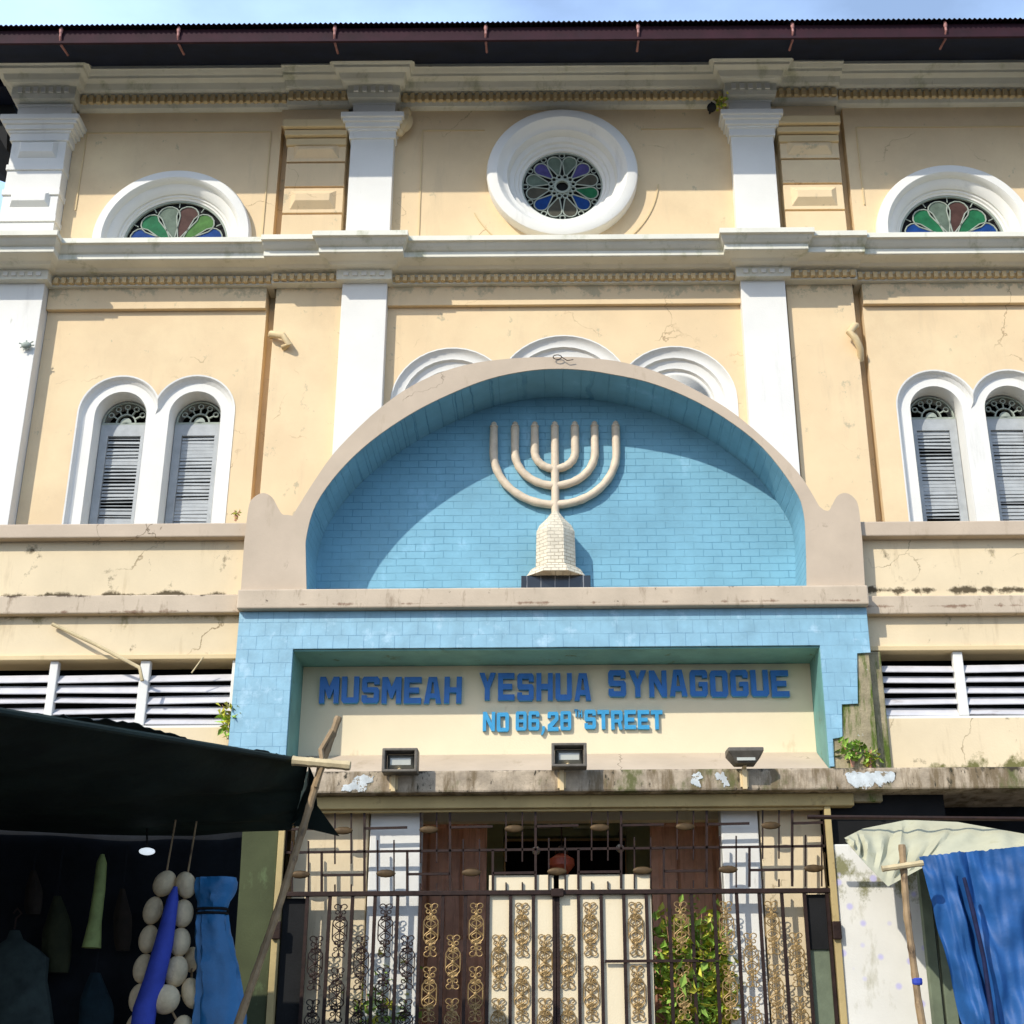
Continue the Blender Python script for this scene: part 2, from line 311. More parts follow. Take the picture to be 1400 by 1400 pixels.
# ---- lower panels with joined arch recesses
def bay_low(side):
    f = (lambda x: x) if side < 0 else mir
    ws = WIN if side < 0 else WIN_R
    x0, x1 = sorted((f(-5.03), f(-2.86)))
    o385 = arcs(surround_arcs(ws, .385), ZB); o330 = arcs(surround_arcs(ws, .335), ZB)
    mb = MB(); mb.plate([rect(x0, x1, ZB-.1, 8.70), list(reversed(o385))], YW, 12.14); mb.build('wall_panel', 'apricot', syn)
    mb = MB(); mb.strips([[(x, YW-.006, z) for x, z in arcs(surround_arcs(ws, .40), ZB)], [(x, YW-.004, z) for x, z in o385], [(x, YW+.03, z) for x, z in arcs(surround_arcs(ws, .365), ZB)], [(x, YW+.055, z) for x, z in o330]])
    mb.plate([o330]+[list(reversed(opening(c, .25))) for c in ws], YW+.055, 12.139)
    sur = mb.build('window_surround', 'white', syn)
    for ci, c in enumerate(ws):
        # deep reveal
        mb = MB(); oc = opening(c, .25); oc2 = opening(c, .243)
        mb.strips([[(x, YW+.052, z) for x, z in oc], [(x, YW+.07, z) for x, z in oc2], [(x, 12.42, z) for x, z in oc2], [(x, 12.42, z) for x, z in opening(c, .30)]])
        win = mb.build('arched_window', 'white', syn, smooth=True)
        y = 12.235
        mb = MB(); cx, cz = c; wv = .235
        mb.box(cx-wv, cx-wv+.075, y, y+.04, ZB, cz-.02); mb.box(cx+wv-.075, cx+wv, y, y+.04, ZB, cz-.02)
        mb.box(cx-wv+.075, cx+wv-.075, y, y+.04, cz-.14, cz-.02); mb.box(cx-wv+.075, cx+wv-.075, y, y+.04, ZB, ZB+.1)
        z = ZB+.12; rnd = random.Random(ci*7+int(side)+3)
        while z < cz-.16:
            t = rnd.choice([1.2, .8, 1.25, .7, 1.1, .3, 1.0, .6]); hh = .0182
            dy = hh*math.cos(t+.3); dz = hh*math.sin(t+.3)
            sk = rnd.uniform(-.003, .003)
            a0, a1 = cx-wv+.077, cx+wv-.077
            mb.strips([[(a0, y+.02-dy, z-dz+sk), (a0, y+.02+dy, z+dz+sk), (a0, y+.024+dy, z+dz-.004+sk), (a0, y+.024-dy, z-dz-.004+sk)],
                       [(a1, y+.02-dy, z-dz-sk), (a1, y+.02+dy, z+dz-sk), (a1, y+.024+dy, z+dz-.004-sk), (a1, y+.024-dy, z-dz-.004-sk)]], closed=True, cap=True)
            z += .037
        mb.build('shutter', 'shutter', win)
        mb = MB()
        for rr, tk in ((.228, .016), (.10, .014)):
            mb.lathe_y(cx, cz, [(rr, y), (rr-tk, y), (rr-tk, y+.03), (rr, y+.03), (rr, y)], 20, 0, PI)
        mb.box(cx-.235, cx+.235, y, y+.03, cz-.019, cz+.002)
        for k in range(1, 6):
            a = PI*k/6; mb.bar((cx+.095*math.cos(a), y+.015, cz+.095*math.sin(a)), (cx+.15*math.cos(a), y+.015, cz+.15*math.sin(a)), .012, .02)
            mb.lathe_y(cx+.175*math.cos(a), cz+.175*math.sin(a), [(.030, y+.004), (.019, y+.004), (.019, y+.02), (.030, y+.02), (.03, y+.004)], 10)
        mb.lathe_y(cx, cz, [(.055, y), (0.001, y-.01)], 12, 0, PI)
        mb.build('fanlight', 'lead', win)
    # lintel band and buff strip
    boxo('lintel_band', 'apricot', syn, x0, x1, 11.945, 12.139, 8.703, 8.96, bevel=.004)
    a, b = sorted((f(-2.77), f(-2.11)))
    boxo('wall_strip', 'apricot', syn, a, b, 11.965, 12.139, ZB, 8.96, bevel=.004)
bay_low(-1); bay_low(1)
# centre lower bay
tri_o = arcs(TRI, 5.9, 16)
def tri_r(d): return arcs([(cx, cz, r-d, xl, xr) for cx, cz, r, xl, xr in TRI], 5.9, 16)
mb = MB(); mb.plate([rect(-1.655, 1.845, 5.8, 8.72), list(reversed(tri_o))], YW, 12.139); mb.build('wall_panel', 'apricot', syn)
mb = MB()
rows = []
for d, y in ((-.012, YW-.006), (0, YW-.006), (.02, YW+.02), (.05, YW+.04), (.095, YW+.04), (.11, YW+.07), (.15, YW+.085), (.19, YW+.085), (.205, YW+.115), (.25, YW+.12)):
    rows.append([(x, y, z) for x, z in tri_r(d)])
mb.strips(rows); mb.plate([tri_r(.25)], YW+.12, 12.137); mb.build('triple_arch_moulding', 'white', syn, smooth=True)
boxo('lintel_band', 'apricot', syn, -1.655, 1.845, 11.95, 12.139, 8.723, 8.96, bevel=.004)

# ---- upper panels
def bay_up(side):
    f = (lambda x: x) if side < 0 else mir
    x0, x1 = sorted((f(-5.03), f(-2.86))); cx, cz = LUN[0 if side < 0 else 1]
    hole = [(cx+.74*math.cos(PI*k/30), cz+.74*math.sin(PI*k/30)) for k in range(31)]
    hole = [(cx+.74, 9.2)]+hole+[(cx-.74, 9.2)]
    mb = MB(); mb.plate([rect(x0, x1, 9.15, 11.20), list(reversed(hole))], YW, 12.139); mb.build('wall_panel', 'apricot', syn)
    mb = MB(); xa, xb = x0+.12, x1-.10
    for b in ((xa, xb, 10.86, 10.872), (xa, xa+.012, 9.9, 10.86), (xb-.012, xb, 9.4, 10.86)):
        mb.box(b[0], b[1], YW-.012, YW-.0005, b[2], b[3])
    mb.build('panel_moulding', 'trim', syn)
    # lunette
    mb = MB()
    prof = [(.80, 12.0), (.80, 11.93), (.785, 11.905), (.70, 11.895), (.675, 11.92), (.665, 11.965), (.62, 11.985), (.585, 12.03), (.59, 12.045), (.565, 12.05), (.555, 12.07), (.54, 12.075), (.535, 12.16)]
    mb.lathe_y(cx, cz, prof, 48, 0, PI)
    for sx in (-1, 1):                                   # legs
        mb.strips([[(cx+sx*r, y, z) for z in (9.2, cz)] for r, y in prof])
    win = mb.build('lunette_window', 'white', syn, smooth=True)
    y = 12.10
    mb = MB(); mb.lathe_y(cx, cz, [(.54, y+.02), (.001, y+.02)], 40, -.3, PI+.3); mb.cur = 0
    cols = {1: 1, 2: 3, 3: 4, 4: 2, 0: 5, 5: 5} if side < 0 else {0: 5, 1: 1, 2: 6, 3: 4, 4: 1, 5: 5}
    nP = 6
    tr = MB()
    for k in range(nP):
        a = PI*(k+.5)/nP; outl = petal(cx, cz, a, .10, .485, .114)
        mb.cur = cols[nP-1-k]; mb.add([(x, y, z) for x, z in outl], [tuple(range(len(outl)))])
        tr.tube([(x, y-.004, z) for x, z in outl+outl[:1]], .0075, 6)
        tr.tube([(cx+(.46)*math.cos(a+PI/12), y-.004, cz+.46*math.sin(a+PI/12)), (cx+.53*math.cos(a+PI/12), y-.004, cz+.53*math.sin(a+PI/12))], .006, 6)
    tr.lathe_y(cx, cz, [(.10, y-.012), (.08, y-.012), (.08, y+.01), (.1, y+.01), (.1, y-.012)], 24, 0, PI)
    tr.lathe_y(cx, cz, [(.54, y-.015), (.52, y-.015), (.52, y+.01), (.54, y+.01)], 36, 0, PI)
    mb.build('stained_glass', ['void', 'g_green', 'g_lgreen', 'g_red' if side > 0 else 'g_grey', 'g_red', 'g_blue', 'g_grey'], win)
    tr.build('tracery', 'lead', win, smooth=True)
    # rusticated strip with moulded cap
    a, b = sorted((f(-2.77), f(-2.16))); Y0 = 11.95
    zz = [9.2, zat(292, Y0, 430), zat(256, Y0, 430), zat(222, Y0, 430), zat(194, Y0, 430)]
    mb = MB()
    for i in range(4):
        mb.box(a, b, Y0, 12.139, zz[i]+.012, zz[i+1]-.012)
        if i in (1, 3):
            mb.frustum(a+.07, b-.07, zz[i]+.05, zz[i+1]-.04, Y0+.001, Y0-.055, .06, .075)
    mb.box(a+.012, b-.012, Y0+.025, 12.139, 9.2, zz[4])
    mb.build('rusticated_strip', 'apricot', syn, bevel=.004)
    mb = MB()
    for z0, z1, pr in ((zat(194, 11.9), zat(183, 11.88), .03), (zat(182, 11.88), zat(172, 11.85), .07), (zat(171, 11.85), zat(158, 11.82), .11)):
        mb.box(a-pr*.4, b+pr*.2, Y0-pr, 12.139, z0, z1)
    mb.build('strip_capital', 'trim', syn, bevel=.012)
    boxo('strip_frieze', 'apricot', syn, min(a, b)-.09, max(a, b), 11.962, 12.139, zat(158, 11.82)+.002, 11.2)
def petal(cx, cz, a, r0, r1, w):
    pts = [(r0, -.012), (r0, .012)]; rc = r1-w
    for k in range(9):
        t = PI/2+.25-(PI+.5)*k/8
        pts.append((rc+w*math.cos(t), w*math.sin(t)))
    ca, sa = math.cos(a), math.sin(a)
    return [(cx+u*ca-v*sa, cz+u*sa+v*ca) for u, v in pts]
bay_up(-1); bay_up(1)
# centre upper bay
RC = (CX-.01, 10.255)
mb = MB(); mb.plate([rect(-1.655, 1.845, 9.15, 11.20), [(RC[0]+.70*math.cos(-2*PI*k/48), RC[1]+.70*math.sin(-2*PI*k/48)) for k in range(48)]], YW, 12.139)
mb.build('wall_panel', 'apricot', syn)
mb = MB()
for b in ((-1.38, -.72, 10.86, 10.872), (.92, 1.58, 10.86, 10.872), (-1.38, -1.368, 9.3, 10.86)):
    mb.box(b[0], b[1], YW-.012, YW-.0005, b[2], b[3])
mb.lathe_y(RC[0], RC[1], [(1.0, YW-.0005), (1.0, YW-.012), (.988, YW-.012), (.988, YW-.0005)], 24, -R(52), -R(5))
mb.lathe_y(RC[0], RC[1], [(1.0, YW-.0005), (1.0, YW-.012), (.988, YW-.012), (.988, YW-.0005)], 16, PI+R(25), PI+R(55))
mb.build('panel_moulding', 'trim', syn)
mb = MB()
mb.lathe_y(RC[0], RC[1], [(.775, 12.0), (.78, 11.90), (.77, 11.87), (.74, 11.855), (.67, 11.855), (.645, 11.88), (.62, 11.92), (.60, 11.935), (.57, 11.94), (.555, 11.98), (.548, 12.03), (.50, 12.05), (.49, 12.08), (.46, 12.085), (.45, 12.11), (.425, 12.115), (.415, 12.17)], 64)
rw = mb.build('round_window', 'white', syn, smooth=True)
y = 12.15; mb = MB(); tr = MB(); cx, cz = RC
mb.lathe_y(cx, cz, [(.47, y+.02), (.001, y+.02)], 40)
pc = [1, 6, 5, 2, 2, 5, 2, 6, 4, 3, 6, 4]; pc = {0: 6, 1: 7, 2: 2, 3: 2, 4: 7, 5: 2, 6: 6, 7: 4, 8: 6, 9: 6, 10: 4, 11: 1}
for k in range(12):
    a = 2*PI*(k+.5)/12; ol = petal(cx, cz, a, .15, .385, .075)
    mb.cur = pc[k]; mb.add([(x, y, z) for x, z in ol], [tuple(range(len(ol)))])
    tr.tube([(x, y-.004, z) for x, z in ol+ol[:1]], .0075, 6)
    tr.lathe_y(cx+.12*math.cos(a), cz+.12*math.sin(a), [(.032, y-.012), (.020, y-.012), (.020, y+.01), (.032, y+.01), (.032, y-.012)], 12)
    b_ = 2*PI*k/12; tr.lathe_y(cx+.385*math.cos(b_), cz+.385*math.sin(b_), [(.034, y-.01), (.024, y-.01), (.024, y+.01)], 10)
tr.lathe_y(cx, cz, [(.09, y-.02), (.064, y-.02), (.064, y+.01), (.09, y+.01), (.09, y-.02)], 24)
tr.lathe_y(cx, cz, [(.425, y-.015), (.408, y-.015), (.408, y+.01), (.425, y+.01)], 40)
mb.build('stained_glass', ['void', 'g_green', 'g_grey', 'g_red', 'g_blue', 'g_grey', 'g_brown', 'g_purple'], rw)
tr.build('tracery', 'lead', rw, smooth=True)

# ---- pilasters
def pilaster(x0, x1, corner=False):
    mb = MB(); Yp = 11.84 if corner else 11.88
    mb.box(x0, x1, Yp, 12.139, 5.6, 8.99)
    mb.box(x0, x1, Yp, 12.139, 9.24, 11.32)
    if corner:
        for yy in (292, 256, 222):
            z = zat(yy, Yp, 60); mb.box(x0-.012, x1+.012, Yp-.018, 12.13, z-.10, z-.035)
        for y0, y1 in ((283, 268), (216, 199)):
            mb.frustum(x0+.08, x1-.08, zat(y0, Yp, 60), zat(y1, Yp, 60)+.05, Yp+.001, Yp-.05, .035, .05)
    p = mb.build('pilaster', 'white', syn, bevel=.005)
    mb = MB(); k = 1.2 if corner else 1
    for ya, yb, pr in ((187, 176, .02), (176, 171, .035), (171, 163, .06), (163, 157, .085), (157, 150, .105)):
        za, zb = zat(ya, Yp-pr, 760), zat(yb, Yp-pr, 760)
        mb.box(x0-pr*k, x1+pr*k, Yp-pr, 12.13, za-.0005, zb)
    za = zat(140, Yp-.02); mb.box(x0-.012, x1+.012, Yp-.02, 12.13, za, za+.03)
    mb.build('capital', 'white', p, bevel=.01)
pilaster(-2.10, -1.655); pilaster(1.845, 2.285); pilaster(-5.60, -5.035, True); pilaster(mir(-5.035), mir(-5.60), True)

# ---- cornices
def cornice(prof, segs, name, dent, dm):
    """prof (p,z): projection from plane; segs (x0,x1,forward,flare)"""
    mb = MB()
    for x0, x1, fw, k in segs:
        rows = [[(x0-k*p, YW-fw-p, z), (x1+k*p, YW-fw-p, z), (x1+k*p, 12.30, z), (x0-k*p, 12.30, z)] for p, z in prof]
        mb.strips(rows, closed=True, cap=True)
    c = mb.build(name, 'cornice', syn, bevel=.004)
    z0, z1, pd = dent
    for x0, x1, fw, k in segs:
        mb = MB(); wh = k > .3; n = int((x1-x0)/.075); st = (x1-x0)/n; q = pd-(.03 if wh else 0)
        for i in range(n):
            x = x0+i*st+st*.22
            mb.box(x, x+st*.55, YW-fw-q, YW-fw-q+.1, z0+(.02 if wh else 0), z1)
        mb.box(x0, x1, YW-fw-q+.035, YW-fw-q+.06, z0+.01, z1-.003)
        mb.build('dentil_course', 'white' if wh else 'trim', c)
cap2 = [(-2.10, -1.655, .15, .62), (1.845, 2.285, .15, .62), (-5.60, -5.035, .17, .62), (mir(-5.035), mir(-5.60), .17, .62)]
cap_segs = [(-2.10, -1.655, .10, .5), (1.845, 2.285, .10, .5), (-5.60, -5.035, .14, .5), (mir(-5.035), mir(-5.60), .14, .5)]
side = [(-2.79, -2.0, .04, .12), (2.2, mir(-2.79), .04, .12)]
lowp = [(.03, 8.935), (.10, 8.937), (.105, 9.04), (.20, 9.045), (.235, 9.062), (.36, 9.068), (.375, 9.075), (.375, 9.128), (.40, 9.14), (.43, 9.165), (.45, 9.19), (.48, 9.195), (.48, 9.25), (.15, 9.27)]
cornice(lowp, [(-5.5, 5.7, 0, 0)]+side+cap_segs, 'string_cornice', (8.95, 9.012, .15), None)
upp = [(.04, 11.12), (.07, 11.127), (.085, 11.172), (.085, 11.268), (.15, 11.275), (.17, 11.29), (.20, 11.345), (.27, 11.352), (.28, 11.379), (.30, 11.385), (.33, 11.405), (.35, 11.41), (.35, 11.462), (.1, 11.47)]
cornice(upp, [(-5.5, 5.7, 0, 0)]+side+cap2, 'eaves_cornice', (11.165, 11.25, .135), None)

# ---- roof
mb = MB(); n = 1512; xa, xb = -6.2, 6.4
def zr(yy): return 11.272+(yy-10.84)*.47
rows = []
for yy in (10.84, 12.5, 15.4):
    rows.append([(xa+(xb-xa)*i/n, yy, zr(yy)+.010*math.sin(2*PI*i/6)) for i in range(n+1)])
rows2 = [[(x, y, z-.006) for x, y, z in r_] for r_ in rows]
mb.strips(rows+rows2[::-1]); roof = mb.build('roof', 'maroon', syn, smooth=True)
mb = MB(); mb.box(xa, xb, 10.90, 10.93, 11.10, 11.262); mb.build('fascia_board', 'maroon', roof, bevel=.004)
mb = MB(); mb.strips([[(xa, 10.931, 11.12), (xb, 10.931, 11.12)], [(xa, 11.9, 11.56), (xb, 11.9, 11.56)]]); mb.box(xa, xb, 11.9, 12.2, 11.4, 11.7)
mb.build('soffit', 'underroof', roof)
for px in (82, 243, 457, 664, 873, 1085, 1295):
    x = at(px, 60, 10.9).x
    mb = MB(); mb.tube([(x, 10.885, 11.27), (x, 10.88, 11.16), (x, 10.93, 11.10), (x+.0, 11.12, 11.14)], .013, 8)
    mb.blob((x, 10.88, 11.235), (.02, .018, .05)); mb.build('gutter_bracket', 'pinkmetal', roof, smooth=True)

# ---- portico front plane
YP = 10.0
inner_px = [(419, 805), (418, 760), (419, 732), (432, 689), (464, 644), (507, 603), (561, 566), (614, 539), (668, 518), (720, 507), (762, 504), (800, 506), (828, 510), (882, 521), (936, 541), (989, 570), (1043, 612), (1086, 668), (1099, 702), (1102, 750), (1103, 803)]
outer_px = [(400, 705), (432, 654), (464, 611), (523, 555), (577, 520), (636, 499), (700, 490), (762, 488), (800, 489), (855, 496), (914, 515), (989, 555), (1043, 598), (1091, 646), (1120, 692)]
def cr_spline(p, k=4):
    out = []
    for i in range(len(p)-1):
        a, b, c, d = p[max(i-1, 0)], p[i], p[i+1], p[min(i+2, len(p)-1)]
        for j in range(k):
            t = j/k
            out.append(tuple(.5*((2*b[q])+(-a[q]+c[q])*t+(2*a[q]-5*b[q]+4*c[q]-d[q])*t*t+(-a[q]+3*b[q]-3*c[q]+d[q])*t**3) for q in (0, 1)))
    return out+[p[-1]]
xz = lambda l, Y: [(at(a, b, Y).x, at(a, b, Y).z) for a, b in l]
inner = cr_spline(xz(inner_px, YP)); ZL = zat(806, YP)
inner[0] = (inner[0][0], ZL+.012); inner[-1] = (inner[-1][0], ZL+.012)
arch_out = cr_spline(xz(outer_px, YP))
def knob(l, sgn):
    # rounded horn at the outer corner, listed from the outside inwards
    pts = xz(l, YP); return cr_spline(pts, 4)
kl = knob([(334, 740), (340, 693), (347, 680), (360, 674), (372, 680), (380, 694), (386, 703), (393, 704)], 1)
kr = knob([(1126, 697), (1133, 698), (1138, 690), (1145, 678), (1156, 674), (1167, 680), (1174, 694), (1179, 740)], 1)
z_led0, z_led1 = zat(829, YP-.06), ZL
XL, XR = -2.40, 2.345
face = [(XL, z_led1-.05)]+kl+arch_out+kr+[(XR, z_led1-.05)]
port = MB(); port.plate([face, list(reversed(inner))], YP, YP+.5)
pf = port.build('portico_arch', 'beige', syn, bevel=.012)
# niche lining (painted blue) and back wall
mb = MB(); ins = [(x*.9985, z-.004) for x, z in inner]
mb.strips([[(x, YP+.012, z) for x, z in inner], [(x, YP+.035, z) for x, z in ins], [(x, YP+.5, z) for x, z in ins]])
inner2 = ins
lining = mb.build('niche_lining', 'blue', pf, smooth=True)
mb = MB(); mb.plate([[(x*1.008, z+(.012 if z > 5.2 else -.1)) for x, z in inner]], YP+.501, YP+.66); mb.build('niche_back_wall', 'blue', pf)
mb = MB(); mb.plate([[(XL+.1, 4.7)]+[(x, z-.03) for x, z in kl]+[(x, z-.012) for x, z in arch_out]+[(x, z-.03) for x, z in kr]+[(XR-.1, 4.7)]], YP+.662, YP+.72); mb.build('portico_back', 'cream', pf)
# ledge at foot of arch
mb = MB(); mb.box(XL-.01, XR+.01, YP-.06, YP+.55, z_led0, z_led1); mb.build('arch_ledge', 'ledge', syn, bevel=.012)
# blue tiled surround (lintel + legs) round the sign recess
zo = zat(884, YP); xl, xr = at(400, 890, YP).x, at(1122, 890, YP).x
z_bot = zat(1052, 9.9)
mb = MB(); mb.plate([[(XL+.01, 3.45), (XL+.01, z_led0-.001), (XR-.01, z_led0-.001), (XR-.01, 3.45), (xr+.01, 3.45), (xr+.01, zo-.0), (xl-.01, zo-.0), (xl-.01, 3.45)]], YP+.03, YP+.48)
core = mb.build('portico_lintel', 'moss', syn, bevel=.006)
def T(px, py): p = at(px, py, YP+.012); return (p.x, p.z)
ztop = z_led0-.002
rgt = [T(1184, 880), T(1184, 892), T(1172, 893), T(1173, 962), T(1151, 963), T(1152, 1008), T(1139, 1010), T(1141, 1048)]
tl = [(XL+.0, ztop), (XR-.0, ztop), (XR-.0, rgt[1][1])]+rgt[2:]+[(xr, rgt[-1][1]), (xr, zo), (xl, zo), (xl, z_bot), (XL+.0, z_bot)]
mb = MB(); mb.plate([tl], YP+.012, YP+.029); mb.build('tile_facing', 'tile', core, bevel=.003)
# recess reveals
mb = MB(); mb.box(xl, xr, YP+.031, YP+.48, zo-.014, zo-.001); mb.box(xl-.012, xl+.004, YP+.03, YP+.48, z_bot-.1, zo-.0145); mb.box(xr-.004, xr+.012, YP+.03, YP+.48, z_bot-.1, zo-.0145)
mb.build('recess_lining', 'soffitgreen', core)
YS = YP+.45
sg = boxo('sign_panel', 'signwall', syn, xl+.005, xr-.005, YS, YS+.12, 3.4, zo-.015)
# haunch below sign
zh = zat(1031, YS)
mb = MB(); mb.strips([[(xl+.006, YS-.001, zh), (xr-.006, YS-.001, zh)], [(xl+.006, YP+.02, zat(1053, YP+.02)), (xr-.006, YP+.02, zat(1053, YP+.02))], [(xl+.006, YS-.001, 3.6), (xr-.006, YS-.001, 3.6)]])
mb.build('sloping_sill', 'beige', core)
# lettering
def glyph(ch):
    t, v, c = .30, .21, .10
    q = {
     'M': [[(0, 0), (0, 1), (.30, 1), (.5, .62), (.70, 1), (1, 1), (1, 0), (.74, 0), (.74, .55), (.56, .2), (.44, .2), (.26, .55), (.26, 0)]],
     'U': [[(c, 0), (0, c), (0, 1), (t, 1), (t, v), (1-t, v), (1-t, 1), (1, 1), (1, c), (1-c, 0)]],
     'S': [[(c, 0), (1-c, 0), (1, c), (1, .6-c), (1-c, .6), (t, .6), (t, .8), (1-t, .8), (1-t, .7), (1, .7), (1, 1-c), (1-c, 1), (c, 1), (0, 1-c), (0, .4+c), (c, .4), (1-t, .4), (1-t, .2), (t, .2), (t, .3), (0, .3), (0, c)]],
     'E': [[(0, 0), (0, 1), (1, 1), (1, 1-v), (t, 1-v), (t, .6), (.86, .6), (.86, .4), (t, .4), (t, v), (1, v), (1, 0)]],
     'A': [[(0, 0), (.26, 1), (.74, 1), (1, 0), (.70, 0), (.66, .2), (.34, .2), (.30, 0)], [(.39, .38), (.61, .38), (.54, .8), (.46, .8)]],
     'H': [[(0, 0), (0, 1), (t, 1), (t, .6), (1-t, .6), (1-t, 1), (1, 1), (1, 0), (1-t, 0), (1-t, .4), (t, .4), (t, 0)]],
     'Y': [[(.35, 0), (.35, .42), (0, 1), (.32, 1), (.5, .66), (.68, 1), (1, 1), (.65, .42), (.65, 0)]],
     'N': [[(0, 0), (0, 1), (.30, 1), (.72, .42), (.72, 1), (1, 1), (1, 0), (.72, 0), (.28, .58), (.28, 0)]],
     'G': [[(c, 0), (1-c, 0), (1, c), (1, .55), (.5, .55), (.5, .38), (1-t, .38), (1-t, .2), (t, .2), (t, .8), (1-t, .8), (1-t, .7), (1, .7), (1, 1-c), (1-c, 1), (c, 1), (0, 1-c), (0, c)]],
     'O': [[(c, 0), (0, c), (0, 1-c), (c, 1), (1-c, 1), (1, 1-c), (1, c), (1-c, 0)], [(t, .2), (1-t, .2), (1-t, .8), (t, .8)]],
     '8': [[(c, 0), (0, c), (0, 1-c), (c, 1), (1-c, 1), (1, 1-c), (1, c), (1-c, 0)], [(t, .17), (1-t, .17), (1-t, .42), (t, .42)], [(t, .58), (1-t, .58), (1-t, .83), (t, .83)]],
     '6': [[(c, 0), (0, c), (0, 1-c), (c, 1), (1-c, 1), (1, 1-c), (1, .72), (1-t, .72), (1-t, .82), (t, .82), (t, .6), (1-c, .6), (1, .6-c), (1, c), (1-c, 0)], [(t, .18), (1-t, .18), (1-t, .42), (t, .42)]],
     '2': [[(0, 0), (0, .32), (.68, .66), (.68, .82), (t, .82), (t, .68), (0, .68), (0, 1-c), (c, 1), (1-c, 1), (1, 1-c), (1, .58), (.42, .2), (1, .2), (1, 0)]],
     'T': [[(.34, 0), (.34, 1-v), (0, 1-v), (0, 1), (1, 1), (1, 1-v), (.66, 1-v), (.66, 0)]],
     'R': [[(0, 0), (0, 1), (1-c, 1), (1, 1-c), (1, .5), (.86, .40), (1, 0), (.70, 0), (.58, .36), (t, .36), (t, 0)], [(t, .54), (.70, .54), (.70, .8), (t, .8)]],
     ',': [[(0, -.22), (.25, .0), (.25, .22), (.8, .22), (.8, .02), (.4, -.22)]],
    }
    return q[ch]
def word(txt, px0, px1, y0, y1, m, m2, depth, gap=.16):
    a = at(px0, y1, YS); b = at(px1, y1, YS); H = at(px0, y0, YS).z-a.z
    wd = {',': .45, ' ': .6, 'M': 1.12, 't': .5}
    tot = sum(wd.get(c, 1) for c in txt)+gap*(len(txt)-1); U_ = (b.x-a.x)/tot; x = a.x; rnd = random.Random(len(txt))
    for ch in txt:
        wch = wd.get(ch, 1)*U_
        if ch != ' ':
            dz = (b.z-a.z)*(x-a.x)/(b.x-a.x)+rnd.uniform(-.003, .003); r_ = rnd.uniform(-.012, .012)
            loops = [[(x+u*wch+r_*v*H, a.z+dz+v*H) for u, v in lp] for lp in glyph(ch)]
            mb = MB(); mb.plate(loops, YS-depth, YS+.002)
            o = mb.build('letter', [m, m2], sg)
            for p in o.data.polygons: p.material_index = 0 if abs(p.normal.y) > .5 else 1
        x += wch+gap*U_
word('MUSMEAH', 437, 631, 927, 963, 'letter', 'letter2', .04)
word('YESHUA', 655, 808, 922, 959, 'letter', 'letter2', .04)
word('SYNAGOGUE', 832, 1079, 918, 954, 'letter', 'letter2', .04)
word('NO', 660, 696, 975, 1001, 'letter2', 'letter2', .03)
word('86,28', 705, 781, 974, 1000, 'letter2', 'letter2', .03)
word('TH', 785, 796, 971, 981, 'letter2', 'letter2', .02)
word('STREET', 799, 906, 972, 998, 'letter2', 'letter2', .03)

# ---- canopy slab and beam over the gate
zs1, zs0 = zat(1053, 9.9), zat(1083, 9.9)
mb = MB(); mb.box(-6.5, 7.0, 9.88, 10.62, zs0, zs1); mb.build('concrete_canopy', 'slab', syn, bevel=.015)
mb = MB(); mb.box(-2.15, 2.12, 9.99, 10.15, zat(1104, 9.99), zs0-.001); mb.build('gate_beam', 'olive', syn, bevel=.008)

for q in (((466, 1081), (470, 1074), (482, 1070), (486, 1062), (493, 1060), (512, 1062), (508, 1068), (502, 1072), (500, 1080), (494, 1083), (484, 1080), (476, 1082)),
          ((944, 1064), (948, 1057), (958, 1056), (961, 1062), (955, 1067), (960, 1074), (954, 1076), (946, 1072)), ((976, 1058), (990, 1056), (994, 1066), (998, 1074), (990, 1075), (986, 1066), (980, 1066)),
          ((1156, 1058), (1166, 1055), (1180, 1058), (1192, 1055), (1208, 1054), (1224, 1057), (1222, 1070), (1212, 1068), (1206, 1076), (1196, 1070), (1188, 1078), (1176, 1074), (1170, 1078), (1160, 1070))):
    pts = [at(a, b, 9.878) for a, b in q]; rr = random.Random(q[0][0]); fine = []
    for i, p in enumerate(pts):
        n_ = pts[(i+1) % len(pts)]
        for k in range(5): c = p.lerp(n_, k/5); fine.append((c.x+rr.gauss(0, .006), min(zs1-.012, c.z+rr.gauss(0, .006))))
    mb = MB(); mb.plate([fine], 9.876, 9.879); mb.build('bare_paint_patch', 'flake', syn)
